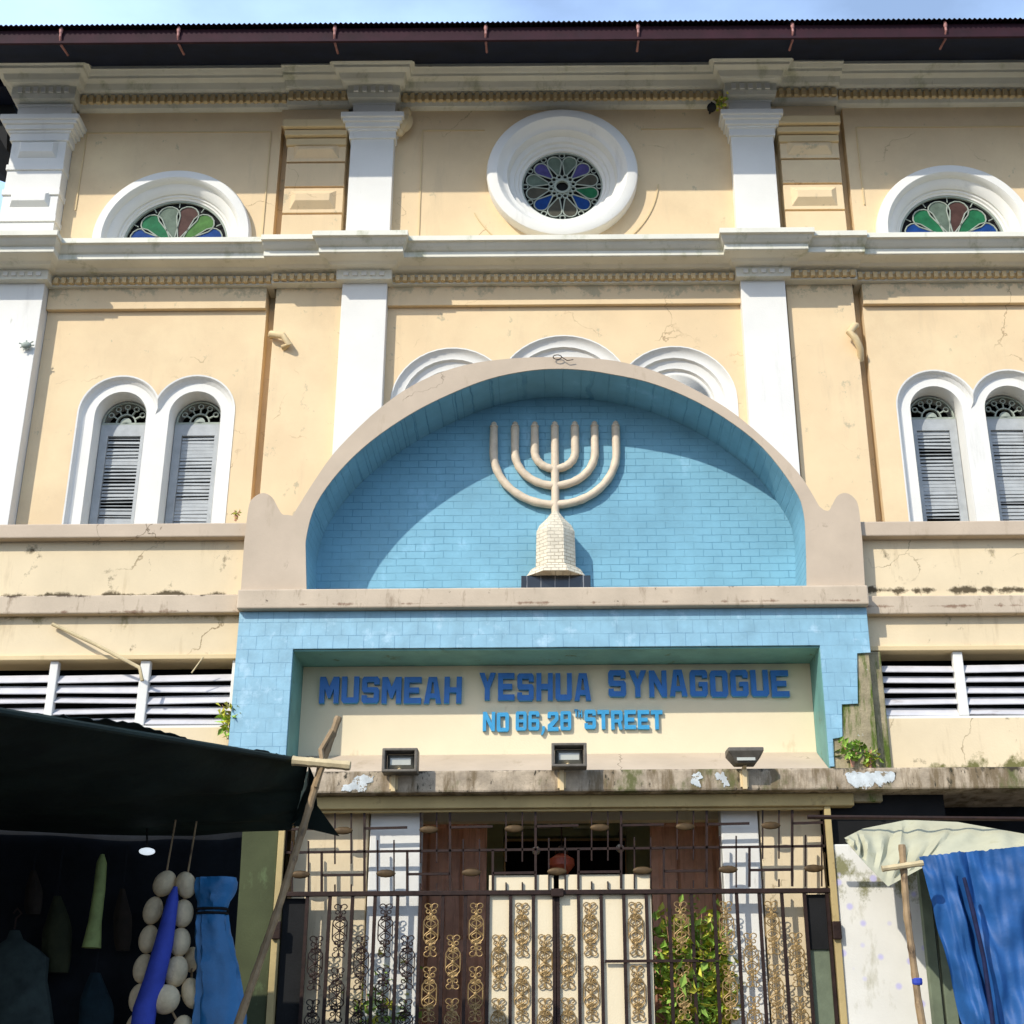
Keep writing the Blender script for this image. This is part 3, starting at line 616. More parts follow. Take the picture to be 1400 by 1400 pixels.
# ---- wings left and right (terrace wall)
YT = 10.15
def wing(side):
    xs = (XL-.004, -6.6) if side < 0 else (XR+.004, 7.0)
    x0, x1 = min(xs), max(xs)
    pxs = 100 if side < 0 else 1290
    zc1, zc0 = zat(716, 10.06, pxs), zat(735, 10.06, pxs)
    if side > 0: zc1 = zat(712, 10.06, pxs); zc0 = zat(732, 10.06, pxs)
    zl1, zl0 = zat(814, 10.09, pxs), zat(839, 10.09, pxs)
    boxo('parapet_coping', 'beige', syn, x0, x1, 10.06, 10.5, zc0, zc1, bevel=.01)
    boxo('parapet_wall', 'cream', syn, x0, x1, YT, 10.42, zl1-.02, zc0-.001)
    boxo('wall_ledge', 'ledge', syn, x0, x1, 10.085, 10.44, zl0, zl1, bevel=.01)
    zt = zat(903 if side < 0 else 890, YT, pxs); zbt = zat(992 if side < 0 else 978, YT, pxs)
    boxo('wall_band', 'cream', syn, x0, x1, YT+.01, 10.44, zt+.04, zl0-.001)
    boxo('window_head', 'trim', syn, x0, x1, YT-.02, 10.42, zt, zt+.038, bevel=.005)
    boxo('lower_wall', 'cream', syn, x0, x1, YT+.005, 10.44, zs1-.02, zbt-.02)
    # terrace deck and dark room behind louvres
    boxo('terrace_floor', 'void', syn, x0, x1, 10.44, 12.13, zl0-.1, zl0)
    boxo('room_back', 'void', syn, x0, x1, 11.2, 11.25, zs1, zl0-.11)
    # louvre windows
    if side < 0: edges = [(-70, 66), (78, 190), (204, 316)]; Yl = 10.20
    else: edges = [(1200, 1306), (1320, 1420), (1432, 1530)]; Yl = 10.20
    ex = [(at(a, (903+985)/2, Yl).x, at(b, 944, Yl).x) for a, b in edges]
    mb = MB()
    lo, hi = ex[0][0]-.06, ex[-1][1]+.05
    for i, (a, b) in enumerate(ex):
        if i: mb.box(ex[i-1][1]+.002, a-.002, YT+.01, YT+.07, zbt, zt-.001)
    mb.box(lo, hi, YT+.008, YT+.09, zbt-.035, zbt-.001)
    if side > 0: mb.box(XR+.01, ex[0][0]-.002, YT+.01, YT+.1, zbt, zt-.001)
    else: mb.box(ex[-1][1]+.002, XL-.006, YT+.01, YT+.1, zbt, zt-.001)
    fr = mb.build('louvre_window', 'white', syn, bevel=.006)
    rnd = random.Random(5+side)
    for (a, b) in ex:
        for k in range(5):
            z = zbt+.035+k*.083; t = R(50)+rnd.uniform(-.18, .14); hh = .040; dy, dz = hh*math.cos(t), hh*math.sin(t); sk = rnd.uniform(-.006, .006)
            mb = MB(); yy = YT+.05
            q = lambda s_: [(yy-dy, z-dz+s_), (yy+dy, z+dz+s_), (yy+dy-.003, z+dz+.006+s_), (yy-dy-.003, z-dz+.006+s_)]
            mb.strips([[(a, u, v) for u, v in q(sk)], [(b, u, v) for u, v in q(-sk)]], closed=True, cap=True)
            mb.build('slat', 'louvre', fr)
wing(-1); wing(1)
# mossy pier foot on the right of the tiles
p = at(1188, 1000, YT)
mb = MB(); mb.box(XR+.004, XR+.10, YT-.03, YT+.3, zs1, zat(895, YT)); mb.build('mossy_pilaster', 'moss', syn, bevel=.01)

# ---- gate opening piers
xg0, xg1 = at(383, 1300, 10.02).x-.02, at(1142, 1300, 10.02).x+.0
mb = MB(); mb.box(-2.5, xg0-.045, YP+.03, YP+.5, 0, zs0-.001); mb.build('gate_pier', 'shadedpier', syn, bevel=.008)
mb = MB(); mb.box(xg1+.045, at(1262, 1250, 10.03).x, YP+.03, YP+.5, 0, 3.15); mb.build('gate_pier', 'flower', syn, bevel=.01)
mb = MB(); mb.box(xg1+.046, at(1262, 1250, 10.03).x+.25, YP+.09, YP+.5, 3.151, zs0-.001); mb.build('gap_shade_block', 'void', syn)  # near black block stands in for the shaded gap under the slab
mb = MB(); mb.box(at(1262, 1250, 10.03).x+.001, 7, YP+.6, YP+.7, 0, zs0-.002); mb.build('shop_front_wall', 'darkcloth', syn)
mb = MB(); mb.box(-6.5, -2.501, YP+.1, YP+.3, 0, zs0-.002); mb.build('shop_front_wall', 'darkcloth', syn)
# court side walls and inner columns behind the gate
mb = MB(); mb.box(-2.4, -2.2, 10.65, 12.13, 0, 4.85); mb.build('court_wall', 'cream', syn)
mb = MB(); mb.box(2.35, 2.55, 10.65, 12.13, 0, 4.85); mb.build('court_wall', 'cream', syn)
boxo('court_floor', 'slab', syn, -2.2, 2.35, 10.0, 12.13, .0, .3)
def col(px0, px1, Y, m, name='court_column', z1=3.75, d=.18):
    a, b = at(px0, 1250, Y).x, at(px1, 1250, Y).x
    return boxo(name, m, syn, a, b, Y, Y+d, .3, z1, bevel=.008)
col(396, 499, 10.19, 'cream', 'court_pier', 3.5); col(501, 572, 10.165, 'white', 'court_column', 3.5); col(992, 1044, 10.165, 'white', 'court_column', 3.5); col(1046, 1132, 10.19, 'cream', 'court_pier', 3.5)
# brown timber doors either side of the doorway on the main wall
def panel_door(px0, px1, m='wood', ztop=zat(1112, 10.95)):
    a, b = at(px0, 1250, 10.95).x, at(px1, 1250, 10.95).x
    mb = MB(); mb.box(a, b, 10.96, 11.02, .3, ztop)
    n = 2
    for i in range(n):
        for z0, z1 in ((.5, 1.4), (1.5, 2.5), (2.6, ztop-.08)):
            u, v = a+(b-a)*i/n+.05, a+(b-a)*(i+1)/n-.05
            mb.frustum(u, v, z0, z1, 10.961, 10.935, .03, .03)
    return mb.build('timber_door', m, syn, bevel=.004)
panel_door(572, 664); panel_door(893, 992)
mb = MB(); a, b = at(664, 1200, 12.0).x, at(893, 1200, 12.0).x
dz1 = zat(1143, 12.0)
mb.box(a+.002, at(688, 1200, 12.0).x, 12.0, 12.138,   .3, 4.1); mb.box(at(858, 1200, 12.0).x, b-.002, 12.0, 12.138,   .3, 4.1)
mb.box(at(688, 1200, 12.0).x+.001, at(858, 1200, 12.0).x-.001, 12.0, 12.138, dz1, 4.1)
df = mb.build('door_frame', 'greenwood', syn, bevel=.006)
# fan of rays above the doorway
mb = MB(); fx, fz = at(768, 1133, 11.97).x, at(768, 1131, 11.97).z
for k in range(9):
    a = PI*k/8; mb.tube([(fx+.10*math.cos(a), 11.97, fz+.08*math.sin(a)), (fx+.34*math.cos(a), 11.97, fz+.24*math.sin(a))], .012, 6)
mb.lathe_y(fx, fz, [(.12, 11.96), (.09, 11.96), (.09, 11.99), (.12, 11.99), (.12, 11.96)], 20, 0, PI)
mb.build('sunburst_fanlight', 'lead', df)
boxo('doorway_back', 'void', syn, -1.0, 1.2, 12.7, 12.74, 0, 4.9)
mb = MB(); mb.box(-2.19, 2.34, 11.6, 11.9, 4.0, 4.15); mb.build('inner_beam', 'greenwood', syn)
# cream infill boards behind the centre leaves
YG = 10.05

# ================================================================== MENORAH
YB = YP+.5
men = thing('menorah_sculpture', 'pale gold seven branched menorah on stone pedestal inside the blue arch niche', 'menorah', (0, YP+.4, ZL+.012))
ytube = YB-.04
mx0 = at(759, 650, ytube).x
tips = zat(585, ytube)
for k, (pl, pr, pb) in enumerate(((675, 842, 690), (704, 813, 664), (731, 786, 641))):
    hw = (at(pr, 600, ytube).x-at(pl, 600, ytube).x)/2; zb = zat(pb, ytube)
    for sg_ in (-1, 1):
        straight = zb+hw*.92
        pts = [(mx0+sg_*hw, ytube, tips)]+[(mx0+sg_*hw*math.cos(t), ytube, straight-hw*.92*math.sin(t)) for t in [PI/2*j/14 for j in range(15)]]
        mb = MB(); mb.tube(pts, [.034*(1+.06*math.sin(i*2.3+k*3+sg_)) for i in range(len(pts))], 12); b_ = mb.build('branch', 'gold', men, smooth=True)
        mb = MB(); x = mx0+sg_*hw; mb.lathe_z(x, ytube, [(.022, tips-.005), (.036, tips+.012), (.030, tips+.028), (.018, tips+.03), (.024, tips+.045), (.008, tips+.06)], 10); mb.build('candle_cup', 'gold', b_, smooth=True)
mb = MB(); mb.tube([(mx0, ytube-.004, zat(706, ytube)), (mx0, ytube-.004, tips)], .033, 12); b_ = mb.build('stem', 'gold', men, smooth=True)
mb = MB(); mb.lathe_z(mx0, ytube, [(.022, tips-.005), (.036, tips+.012), (.030, tips+.028), (.018, tips+.03), (.024, tips+.045), (.008, tips+.06)], 10); mb.build('candle_cup', 'gold', b_, smooth=True)
yb = YB-.13; zf = zat(803, yb-.12)
zk = [zf+.10, zf+.16, zf+.20, zat(772, yb), zat(731, yb), zat(722, yb), zat(702, yb)]
mb = MB(); rp = lambda px: (at(px, 750, yb).x-at(760, 750, yb).x)/math.cos(PI/8)
mb.lathe_z(mx0, yb, [(rp(800), zf+.10), (rp(797), zf+.125), (rp(793), zf+.165), (rp(787), zf+.19), (rp(786), zat(731, yb)), (rp(782), zat(722, yb)), (rp(772), zat(711, yb)), (rp(764), zat(700, yb))], 8, PI/8)
mb.build('pedestal', 'stone', men)
mb = MB(); h = at(807, 800, yb).x-mx0; mb.box(mx0-h, mx0+h, yb-.12, YB-.005, ZL+.001, zf+.099); mb.build('plinth', 'blacktile', men, bevel=.004)

# ================================================================== GATE
gate = thing('iron_gate', 'dark brown wrought iron gate with scroll panels between the two portico piers', 'gate', (0, YG, 0))
gx0, gx1 = xg0, xg1
zt, zr1, zmid, zlow = zat(1106, YG), zat(1219, YG), zat(1165, YG), .15
mb = MB(); mb.box(gx0-.045, gx0, YG-.04, YG+.04, .13, zt); mb.box(gx1, gx1+.045, YG-.04, YG+.04, .13, zt); mb.box(gx0, gx1, YG-.02, YG+.02, zt-.02, zt)
mb.build('gate_frame', 'olive', gate, bevel=.004)
mb = MB(); mb.box(gx0, gx1, YG-.022, YG+.022, zr1-.022, zr1+.010); mb.build('middle_rail', 'iron', gate, bevel=.003)
cx0 = at(760, 1225, YG).x
sp = .1585
bars = [cx0+sp*k for k in range(-12, 13) if k != 0]+[cx0-.014, cx0+.014]
for x in sorted(bars):
    if gx0+.03 < x < gx1-.02:
        mb = MB(); mb.box(x-.0115, x+.0115, YG-.012, YG+.012, zlow, zr1-.023); mb.build('bar', 'iron', gate)
mb = MB(); mb.box(at(827, 1315, YG).x, at(978, 1315, YG).x, YG-.02, YG-.0125, zat(1317, YG), zat(1313, YG)); mb.build('cross_rail', 'iron', gate)
# transom lattice: irregular rectangles, spikes and oval leaves
mb = MB()
def seg(x0, y0, x1, y1, t=.017):
    q = lambda x, y: at(355+x/1.705, 1012+y/1.705, YG)
    a, b = q(x0, y0), q(x1, y1)
    a.x = min(max(a.x, gx0), gx1); b.x = min(max(b.x, gx0), gx1)
    if (b-a).length > .02: mb.bar(a, b, t, .016)
sl = lambda x, y: y-(x-50)*.012
leaves = []
seg(40, sl(40, 262), 1345, sl(1345, 262))
for k in range(-1, 7):
    x = 45+199.4*k+99.7
    for xa_, ya, yb_ in ((x, 262, 355), (x+99.7, 155, 355)): seg(xa_, sl(xa_, ya), xa_, sl(xa_, yb_))
    seg(x, sl(x, 316), x+99.7, sl(x+99.7, 316)); seg(x+99.7, sl(x, 207), x+199.4, sl(x+199.4, 207))
    for q in (-19, 19):
        xm = x+49.8+q; seg(xm, sl(xm, 172), xm, sl(xm, 290), .010); seg(xm, sl(xm, 338), xm, sl(xm, 356), .010)
        xm = x+149.5+q; seg(xm, sl(xm, 236), xm, sl(xm, 356), .010); seg(xm, sl(xm, 155), xm, sl(xm, 172), .010)
    leaves += [(x+49.8, sl(x, 212)), (x+149.5, sl(x, 312))]
mb.build('transom_lattice', 'iron', gate)
for x, y in leaves:
    p = at(355+x/1.705, 1012+y/1.705, YG-.012)
    if gx0+.08 < p.x < gx1-.08:
        mb = MB(); mb.blob(p, (.070, .010, .028), 14, 6); mb.build('oval_leaf', 'bronzedark', gate, smooth=True)
# scroll ornament, one mesh copied
def scroll_mesh():
    mb = MB(); r = .0055
    def cur(f, a, b, n=10, rr=r): mb.tube([Vector((f(a+(b-a)*i/n)[0], 0, f(a+(b-a)*i/n)[1])) for i in range(n+1)], rr*.8, 5)
    for s in (-1, 1):
        for t in (-1, 1):
            cur(lambda u: (s*.05*math.sin(u), t*(.11*u/PI)), 0, PI, 10)            # big lozenge sides
            cur(lambda u: (s*.032*math.sin(u*2), t*(.02+.10*u/PI)), 0, PI/2*1.6, 9)
            cur(lambda u: (s*(.024+.020*math.cos(u)), t*(.175+.018*math.sin(u))), -PI*.5, PI*1.2, 10)   # end curls
            cur(lambda u: (s*(.022+.014*math.cos(u)), t*(.135+.014*math.sin(u))), 0, 2*PI, 9)
            cur(lambda u: (s*(.022+.013*math.cos(u)), t*(.088+.014*math.sin(u))), 0, 2*PI, 9)
        cur(lambda u: (s*.05, u), -.05, .05, 3)
    for z in (-.11, 0, .11): mb.blob((0, 0, z), (.014, .008, .016), 8, 5)
    mb.tube([(0, 0, -.19), (0, 0, .19)], .004, 5)
    return mb
so = scroll_mesh().build('scroll_ornament', 'bronze', gate, smooth=False); so_src = so.data
dark = so_src.copy(); dark.materials.clear(); dark.materials.append(M['iron'])
bpy.data.objects.remove(so)
def orn(k, py, dk):
    x = cx0+sp*(k+.5); z = zat(py, YG)
    o = bpy.data.objects.new('scroll_ornament', dark if dk else so_src); COL.objects.link(o); o.parent = gate
    o.scale = (1, 1, .92); o.location = Vector((x, YG, z-.178))-Vector(gate['wp'])
for k in range(-11, 11):
    if k in (2, 4, 6): continue
    A_ = (k % 2 == 0) if k < 0 else (k % 2 == 1)
    for y_ in ((1271, 1359, 1449) if A_ else (1315, 1403, 1495)): orn(k, y_, k < -6)
# fixed boards behind the centre leaves
for a_, b_ in ((669, 757), (764, 889)):
    x0, x1 = at(a_, 1200, YG+.05).x, at(b_, 1200, YG+.05).x
    boxo('backing_board', 'signwall', gate, x0, x1, YG+.0135, YG+.022, .25, zat(1197, YG+.05), bevel=.003)
for a_, b_, m in ((387, 420, 'void'), (1100, 1134, 'greenwood')):
    x0, x1 = at(a_, 1250, YG+.05).x, at(b_, 1250, YG+.05).x
    boxo('end_strip_panel', 'void' if a_ < 400 else m, gate, x0, x1, YG+.03, YG+.045, .25, zr1-.03, bevel=.003)  # plain strip in each end column, the left one near black
x0, x1 = at(1100, 1250, YG+.02).x, at(1134, 1250, YG+.02).x
boxo('dark_plate', 'void', gate, x0, x1, YG+.015, YG+.028, zat(1300, YG), zr1-.03)
for px in (378, 1144):
    p = at(px, 1272, YG-.05); mb = MB(); mb.box(p.x-.03, p.x+.03, YG-.07, YG-.0405, p.z-.06, p.z+.06); mb.build('hinge', 'iron', gate, bevel=.006)
p = at(762, 1222, YG-.03); mb = MB(); mb.box(p.x-.045, p.x+.045, YG-.05, YG-.0225, p.z-.02, p.z+.035); mb.build('latch', 'iron', gate, bevel=.005)

# ================================================================== lamps on the canopy
def flood(px, py, tilt, label):
    base = at(px-10 if tilt < 1 else px, 1056, 9.83); c = at(px, py, 9.80)
    t = thing('floodlight', label, 'floodlight', (base.x, 9.83, zs1), 'floodlights along the canopy edge')
    mb = MB(); w_, h_ = .125, .085
    if tilt < 1:   # open rectangular housing seen from behind/below
        mb.plate([rect(c.x-w_, c.x+w_, c.z-h_, c.z+h_), list(reversed(rect(c.x-w_+.022, c.x+w_-.022, c.z-h_+.02, c.z+h_-.02)))], 9.72, 9.86)
        hs = mb.build('housing', 'grey', t, bevel=.006)
        mb = MB(); mb.frustum(c.x-w_+.023, c.x+w_-.023, c.z-h_+.021, c.z+h_-.021, 9.85, 9.78, .03, .04); mb.build('reflector', 'lens', t)
    else:
        mb.strips([[(c.x-w_, 9.70, c.z+.055), (c.x+w_, 9.70, c.z+.055), (c.x+w_, 9.90, c.z+.07), (c.x-w_, 9.90, c.z+.07)],
                   [(c.x-w_, 9.70, c.z+.03), (c.x+w_, 9.70, c.z+.03), (c.x+w_, 9.90, c.z+.02), (c.x-w_, 9.90, c.z+.02)],
                   [(c.x-.07, 9.74, c.z-.05), (c.x+.07, 9.74, c.z-.05), (c.x+.07, 9.88, c.z-.05), (c.x-.07, 9.88, c.z-.05)]], closed=True, cap=True)
        hs = mb.build('housing', 'grey', t, bevel=.006)
        mb = MB(); mb.box(c.x-.065, c.x+.065, 9.722, 9.728, c.z-.035, c.z+.012); mb.build('reflector', 'lens', t)
    mb = MB(); mb.box(base.x-.016, base.x+.016, 9.83, 9.865, zs0+.0, c.z-.06); mb.box(base.x-.03, base.x+.03, 9.862, 9.878, zs0+.02, zs1-.02)
    mb.tube([(base.x, 9.845, c.z-.07), (c.x, 9.80, c.z-.05)], .014, 8); mb.build('stand', 'trim', t, bevel=.003)
flood(548, 1042, 0, 'open square floodlight on the canopy beside the bamboo crosspiece')
flood(778, 1035, 0, 'open square floodlight on the canopy above the middle of the gate')
flood(1018, 1036, 1, 'flat grey floodlight tilted upwards on the right end of the canopy')

# hanging lantern and two bulbs inside
lp = at(768, 1178, 10.9)
t = thing('hanging_lantern', 'small red glass lantern hanging inside above the centre of the gate', 'lantern', (lp.x, lp.y, lp.z))
mb = MB(); mb.lathe_z(lp.x, lp.y, [(.01, lp.z-.10), (.05, lp.z-.09), (.10, lp.z-.03), (.095, lp.z+.02), (.045, lp.z+.05), (.03, lp.z+.06)], 14); mb.build('glass_body', 'redlamp', t, smooth=True)
mb = MB(); mb.lathe_z(lp.x, lp.y, [(.05, lp.z+.06), (.055, lp.z+.075), (.02, lp.z+.12)], 12); mb.tube([(lp.x, lp.y, lp.z+.1), (lp.x, lp.y, 5.0)], .006, 6); mb.tube([(-2.2, lp.y, 5.0), (2.35, lp.y, 5.0)], .02, 8); mb.build('chain_and_cap', 'iron', t)
for px, py, lb in ((733, 1163, 'small round white globe lamp left of the red lantern'), (848, 1160, 'small round white globe lamp right of the red lantern')):
    p = at(px, py, 11.7); t = thing('globe_lamp', lb, 'lamp', p, 'globe lamps inside the doorway')
    mb = MB(); mb.blob(p, (.035, .035, .035)); mb.build('globe', 'white', t, smooth=True)
    mb = MB(); mb.tube([p+Vector((0, 0, .03)), p+Vector((0, 0, .15)), p+Vector((0, .3, .17))], .008, 6); mb.build('lamp_arm', 'iron', t)

# ================================================================== plants
def shrub(name, loc, h, w_, n, mats, label, cat='plant', ls=.05, stem=True, group=None, zmin=0.3, flower=None):
    t = thing(name, label, cat, loc, group)
    mb = MB(); rnd = random.Random(int(loc[0]*100)+n); tips_ = []
    for i in range(max(5, n//60)):
        a = rnd.uniform(0, 2*PI); rr = w_*rnd.uniform(.2, .8)
        pts = [Vector(loc)]
        for j in range(1, 5):
            f_ = j/4; pts.append(Vector(loc)+Vector((rr*math.cos(a)*f_**1.4, rr*.7*math.sin(a)*f_**1.4, h*f_*rnd.uniform(.8, 1))))
        tips_.append(pts); mb.tube(pts, [.010, .008, .006, .004, .002], 5)
    mb.build('stem', 'wood', t)
    mb = MB()
    for i in range(n):
        pts = rnd.choice(tips_); k = rnd.uniform(.25, 1)*(len(pts)-1); j = min(int(k), len(pts)-2)
        c = pts[j].lerp(pts[j+1], k-j)+Vector((rnd.gauss(0, w_*.16), rnd.gauss(0, w_*.12), rnd.gauss(0, h*.04)))
        d = Vector((rnd.gauss(0, 1), rnd.gauss(0, 1), rnd.gauss(-.1, .7))).normalized(); u = d.cross(Vector((rnd.random(), rnd.random(), 1))).normalized()
        l = ls*rnd.uniform(.6, 1.4); q = l*.28; mb.cur = 0 if rnd.random() < .65 else 1
        nn = d.cross(u)*l*.12
        mb.add([c, c+d*l*.5+u*q+nn, c+d*l, c+d*l*.5-u*q+nn], [(0, 1, 2, 3)])
    mb.build('foliage', mats, t)
    return t
def pot(t_loc, r, h, label):
    t = thing('plant_pot', label, 'pot', t_loc)
    mb = MB(); x, y, z = t_loc; mb.lathe_z(x, y, [(r*.7, z), (r*.95, z+h*.85), (r*1.05, z+h*.86), (r*1.05, z+h), (r*.9, z+h), (r*.88, z+h*.9)], 20); mb.build('pot_body', 'terra', t, smooth=True)
YY = 10.26
for px, hh, wd, n, ml, lb in ((530, 2.38, .26, 3000, ['leaf', 'leafy'], 'bright green shrub behind the left gate bars in front of the white column'),
                          (950, 2.74, .36, 7000, ['leaf', 'leafy'], 'tall bright green shrub behind the right gate leaf'),
                          (985, 2.45, .2, 2600, ['leafy', 'leafy'], 'yellow leaved shrub beside the right white court column')):
    x = at(px, 1330, YY).x
    shrub('shrub', (x, YY, .7), hh-.7, wd, n, ml, lb, ls=.08)
    pot((x, YY, .3), .18, .42, 'terracotta pot under the ' + lb.split(' shrub')[0] + ' shrub')
# weeds on the masonry
def weed(px, py, Y, s, n, lb, mats=('leafy', 'leaf')):
    p = at(px, py, Y); shrub('weed', (p.x, Y, p.z), s, s*.6, n, list(mats), lb, 'weed', ls=s*.28, group='weeds growing on the masonry')
weed(318, 1012, 10.10, .26, 110, 'yellow green weed at the foot of the left blue tiled pier')
weed(322, 712, 10.12, .10, 26, 'sparse dry weed on the parapet coping left of the arch')
weed(985, 152, 11.80, .20, 60, 'small green weed beside the capital of the right white pilaster')
weed(1166, 1048, 10.0, .20, 90, 'small green weed on the canopy under the broken tiles', ('leaf', 'leaf'))
weed(1190, 1052, 10.0, .16, 60, 'low weed tuft on the canopy right of the broken tiles', ('leaf', 'leafy'))

# ================================================================== small fixtures on the facade
def fixture(name, label, cat, mb, m): o = mb.build(name, m, None, smooth=True); return tag(o, label, cat)
mb = MB(); p = at(385, 466, 11.93); mb.tube([(p.x-.12, 12.0, p.z+.1), (p.x-.10, 11.9, p.z+.06), (p.x+.02, 11.88, p.z+.03), (p.x+.08, 11.9, p.z-.05), (p.x+.02, 11.96, p.z-.06)], .035, 10)
fixture('drain_pipe_stub', 'broken buff drain pipe stub above the left pair of shuttered windows', 'pipe', mb, 'trim')
mb = MB(); p = at(1160, 458, 11.93); mb.tube([(p.x+.10, 12.0, p.z+.14), (p.x+.06, 11.9, p.z+.08), (p.x-.0, 11.88, p.z+.0), (p.x+.05, 11.88, p.z-.06), (p.x+.10, 11.92, p.z-.16), (p.x+.11, 12.0, p.z-.25)], .035, 10)
fixture('drain_pipe_stub', 'broken buff drain pipe stub above the right pair of shuttered windows', 'pipe', mb, 'trim')
mb = MB(); p = at(553, 168, 11.9); mb.blob(p, (.075, .06, .13), 12, 8, .2, .15); mb.blob(p+Vector((.02, 0, .12)), (.05, .05, .08)); mb.blob(p+Vector((-.04, 0, -.1)), (.05, .04, .07))
fixture('wasp_nest', 'lumpy ochre nest on the wall beside the left capital', 'nest', mb, 'trim')
t = thing('security_camera', 'tiny black bulb camera on the cornice left of the right capital', 'camera', at(973, 146, 11.8))
mb = MB(); mb.blob(at(973, 147, 11.78), (.05, .06, .045)); mb.build('camera_body', 'void', t, smooth=True)
mb = MB(); p = at(973, 140, 11.8); mb.tube([p, p+Vector((0, .2, .02))], .012, 6); mb.build('bracket', 'iron', t)
mb = MB(); p = at(36, 472, 11.80); 
for q in range(7):
    a = 2*PI*q/7; mb.tube([p, p+Vector((.075*math.cos(a+.3*math.sin(q*5)), .0, .055*math.sin(a)))], .007, 5)
mb.blob(p, (.05, .03, .035))
fixture('wall_bracket', 'pale rusty star shaped bracket on the left corner pilaster', 'bracket', mb, 'lead')
mb = MB(); a, b = at(68, 850, 10.06), at(193, 915, 10.06); a.y = 10.12; b.y = 10.02
mb.tube([a, a.lerp(b, .5)+Vector((0, 0, .01)), b, b+Vector((.03, 0, -.1))], .014, 8)
fixture('bamboo_rod', 'thin pale bamboo rod slanting across the left louvre windows', 'rod', mb, 'palebamboo')
mb = MB(); a, b = at(278, 898, 10.05), at(262, 920, 10.05); mb.tube([a, b], .006, 6)
fixture('twig', 'short thin twig stuck at the louvre head near the left blue pier', 'twig', mb, 'palebamboo')
mb = MB(); p = at(762, 490, 9.97)
mb.tube([p+Vector((.035*math.cos(2*PI*k/14), 0, .02*math.sin(2*PI*k/14)+.012)) for k in range(15)]+[p+Vector((.08, 0, -.02)), p+Vector((.13, .0, -.012))], .004, 6)
fixture('wire_loop', 'small rusty wire loop on the crown of the portico arch', 'wire', mb, 'iron')

# ================================================================== neighbour roof on far left
nb = thing('neighbouring_building', 'dark eave of the next building at the upper left edge', 'building', (-7.5, 12.6, 0))
boxo('wall', 'cream', nb, -9, -6.6, 12.4, 15, 0, 9.8)
mb = MB(); q = [at(-40, 92, 12.2), at(2, 108, 12.2), at(21, 152, 12.2), at(10, 178, 12.2), at(9, 205, 12.2), at(-5, 180, 12.2), at(-60, 170, 12.2), at(-260, 100, 12.2)]
mb.strips([[(v.x-.0, v.y, v.z) for v in q], [(v.x, v.y+1.5, v.z+.3) for v in q]], closed=True, cap=True); mb.build('roof', 'roofdark', nb)

# ================================================================== stall on the left
def sheet(corners, nu, nv, amp, seed=1, thick=.004, sag=.0, fray=0, folds=0):
    """bilinear sheet a(left-near) b(right-near) c(right-far) d(left-far) with wrinkles"""
    from mathutils import noise
    a, b, c, d = [Vector(v) for v in corners]; rows = []
    nrm = (b-a).cross(d-a).normalized()
    for j in range(nv+1):
        v = j/nv; row = []
        for i in range(nu+1):
            u = i/nu; p = (a.lerp(b, u)).lerp(d.lerp(c, u), v)
            k = noise.noise(Vector((u*4+seed, v*4, seed)))*amp+noise.noise(Vector((u*14, v*9, seed)))*amp*.35
            if folds: k += amp*1.2*math.sin(u*folds+v*1.3+2*noise.noise(Vector((u*3, v*2, seed))))*(v*.8+.2)
            p = p+nrm*k+Vector((0, 0, -sag*math.sin(PI*u)*math.sin(PI*v)))
            if fray and j == 0: p.z += noise.noise(Vector((u*60, 3, seed)))*fray
            row.append(p)
        rows.append(row)
    mb = MB(); n1 = nu+1
    top = [p for r_ in rows for p in r_]; bot = [p-nrm*thick for p in top]
    N_ = len(top); fs = []
    for j in range(nv):
        for i in range(nu):
            q = (j*n1+i, j*n1+i+1, (j+1)*n1+i+1, (j+1)*n1+i); fs.append(q); fs.append(tuple(x+N_ for x in reversed(q)))
    ring = [i for i in range(n1)]+[j*n1+nu for j in range(1, nv+1)]+[nv*n1+i for i in range(nu-1, -1, -1)]+[j*n1 for j in range(nv-1, 0, -1)]
    for k in range(len(ring)):
        x, y_ = ring[k], ring[(k+1) % len(ring)]; fs.append((x, y_, y_+N_, x+N_))
    mb.add(top+bot, fs); return mb
A, B, C, D = at(-700, 844, 3.9), at(424, 1040, 8.5), at(398, 1134, 8.95), at(-900, 1150, 8.95)
can = thing('stall_canopy', 'large dark green tarpaulin canopy over the left market stall', 'canopy', ((A.x+C.x)/2, 8, 0))
sheet((A, B, C, D), 110, 34, .07, 3, fray=.03, sag=.10).build('tarpaulin', 'darktarp', can, smooth=True)
B2 = at(424, 1041, 8.5); sheet((at(420, 1060, 8.7), B+Vector((0, 0, 0)), at(434, 1100, 8.6), at(396, 1130, 8.9)), 8, 8, .02, 5).build('hanging_flap', 'darktarp', can, smooth=True)
mb = MB(); q = [at(400, 1128, 8.8), at(430, 1096, 8.65), at(464, 1143, 8.75)]; mb.add([*q, *[v+Vector((0, .012, 0)) for v in q]], [(0, 1, 2), (3, 5, 4), (0, 1, 4, 3), (1, 2, 5, 4), (2, 0, 3, 5)]); mb.build('torn_corner', 'darktarp', can)
mb = MB(); mb.tube([A+Vector((0, 0, -.03)), A.lerp(B, .5)+Vector((0, 0, -.02)), B+Vector((0, 0, -.01))], .018, 8); mb.build('edge_cord', 'darktarp', can)
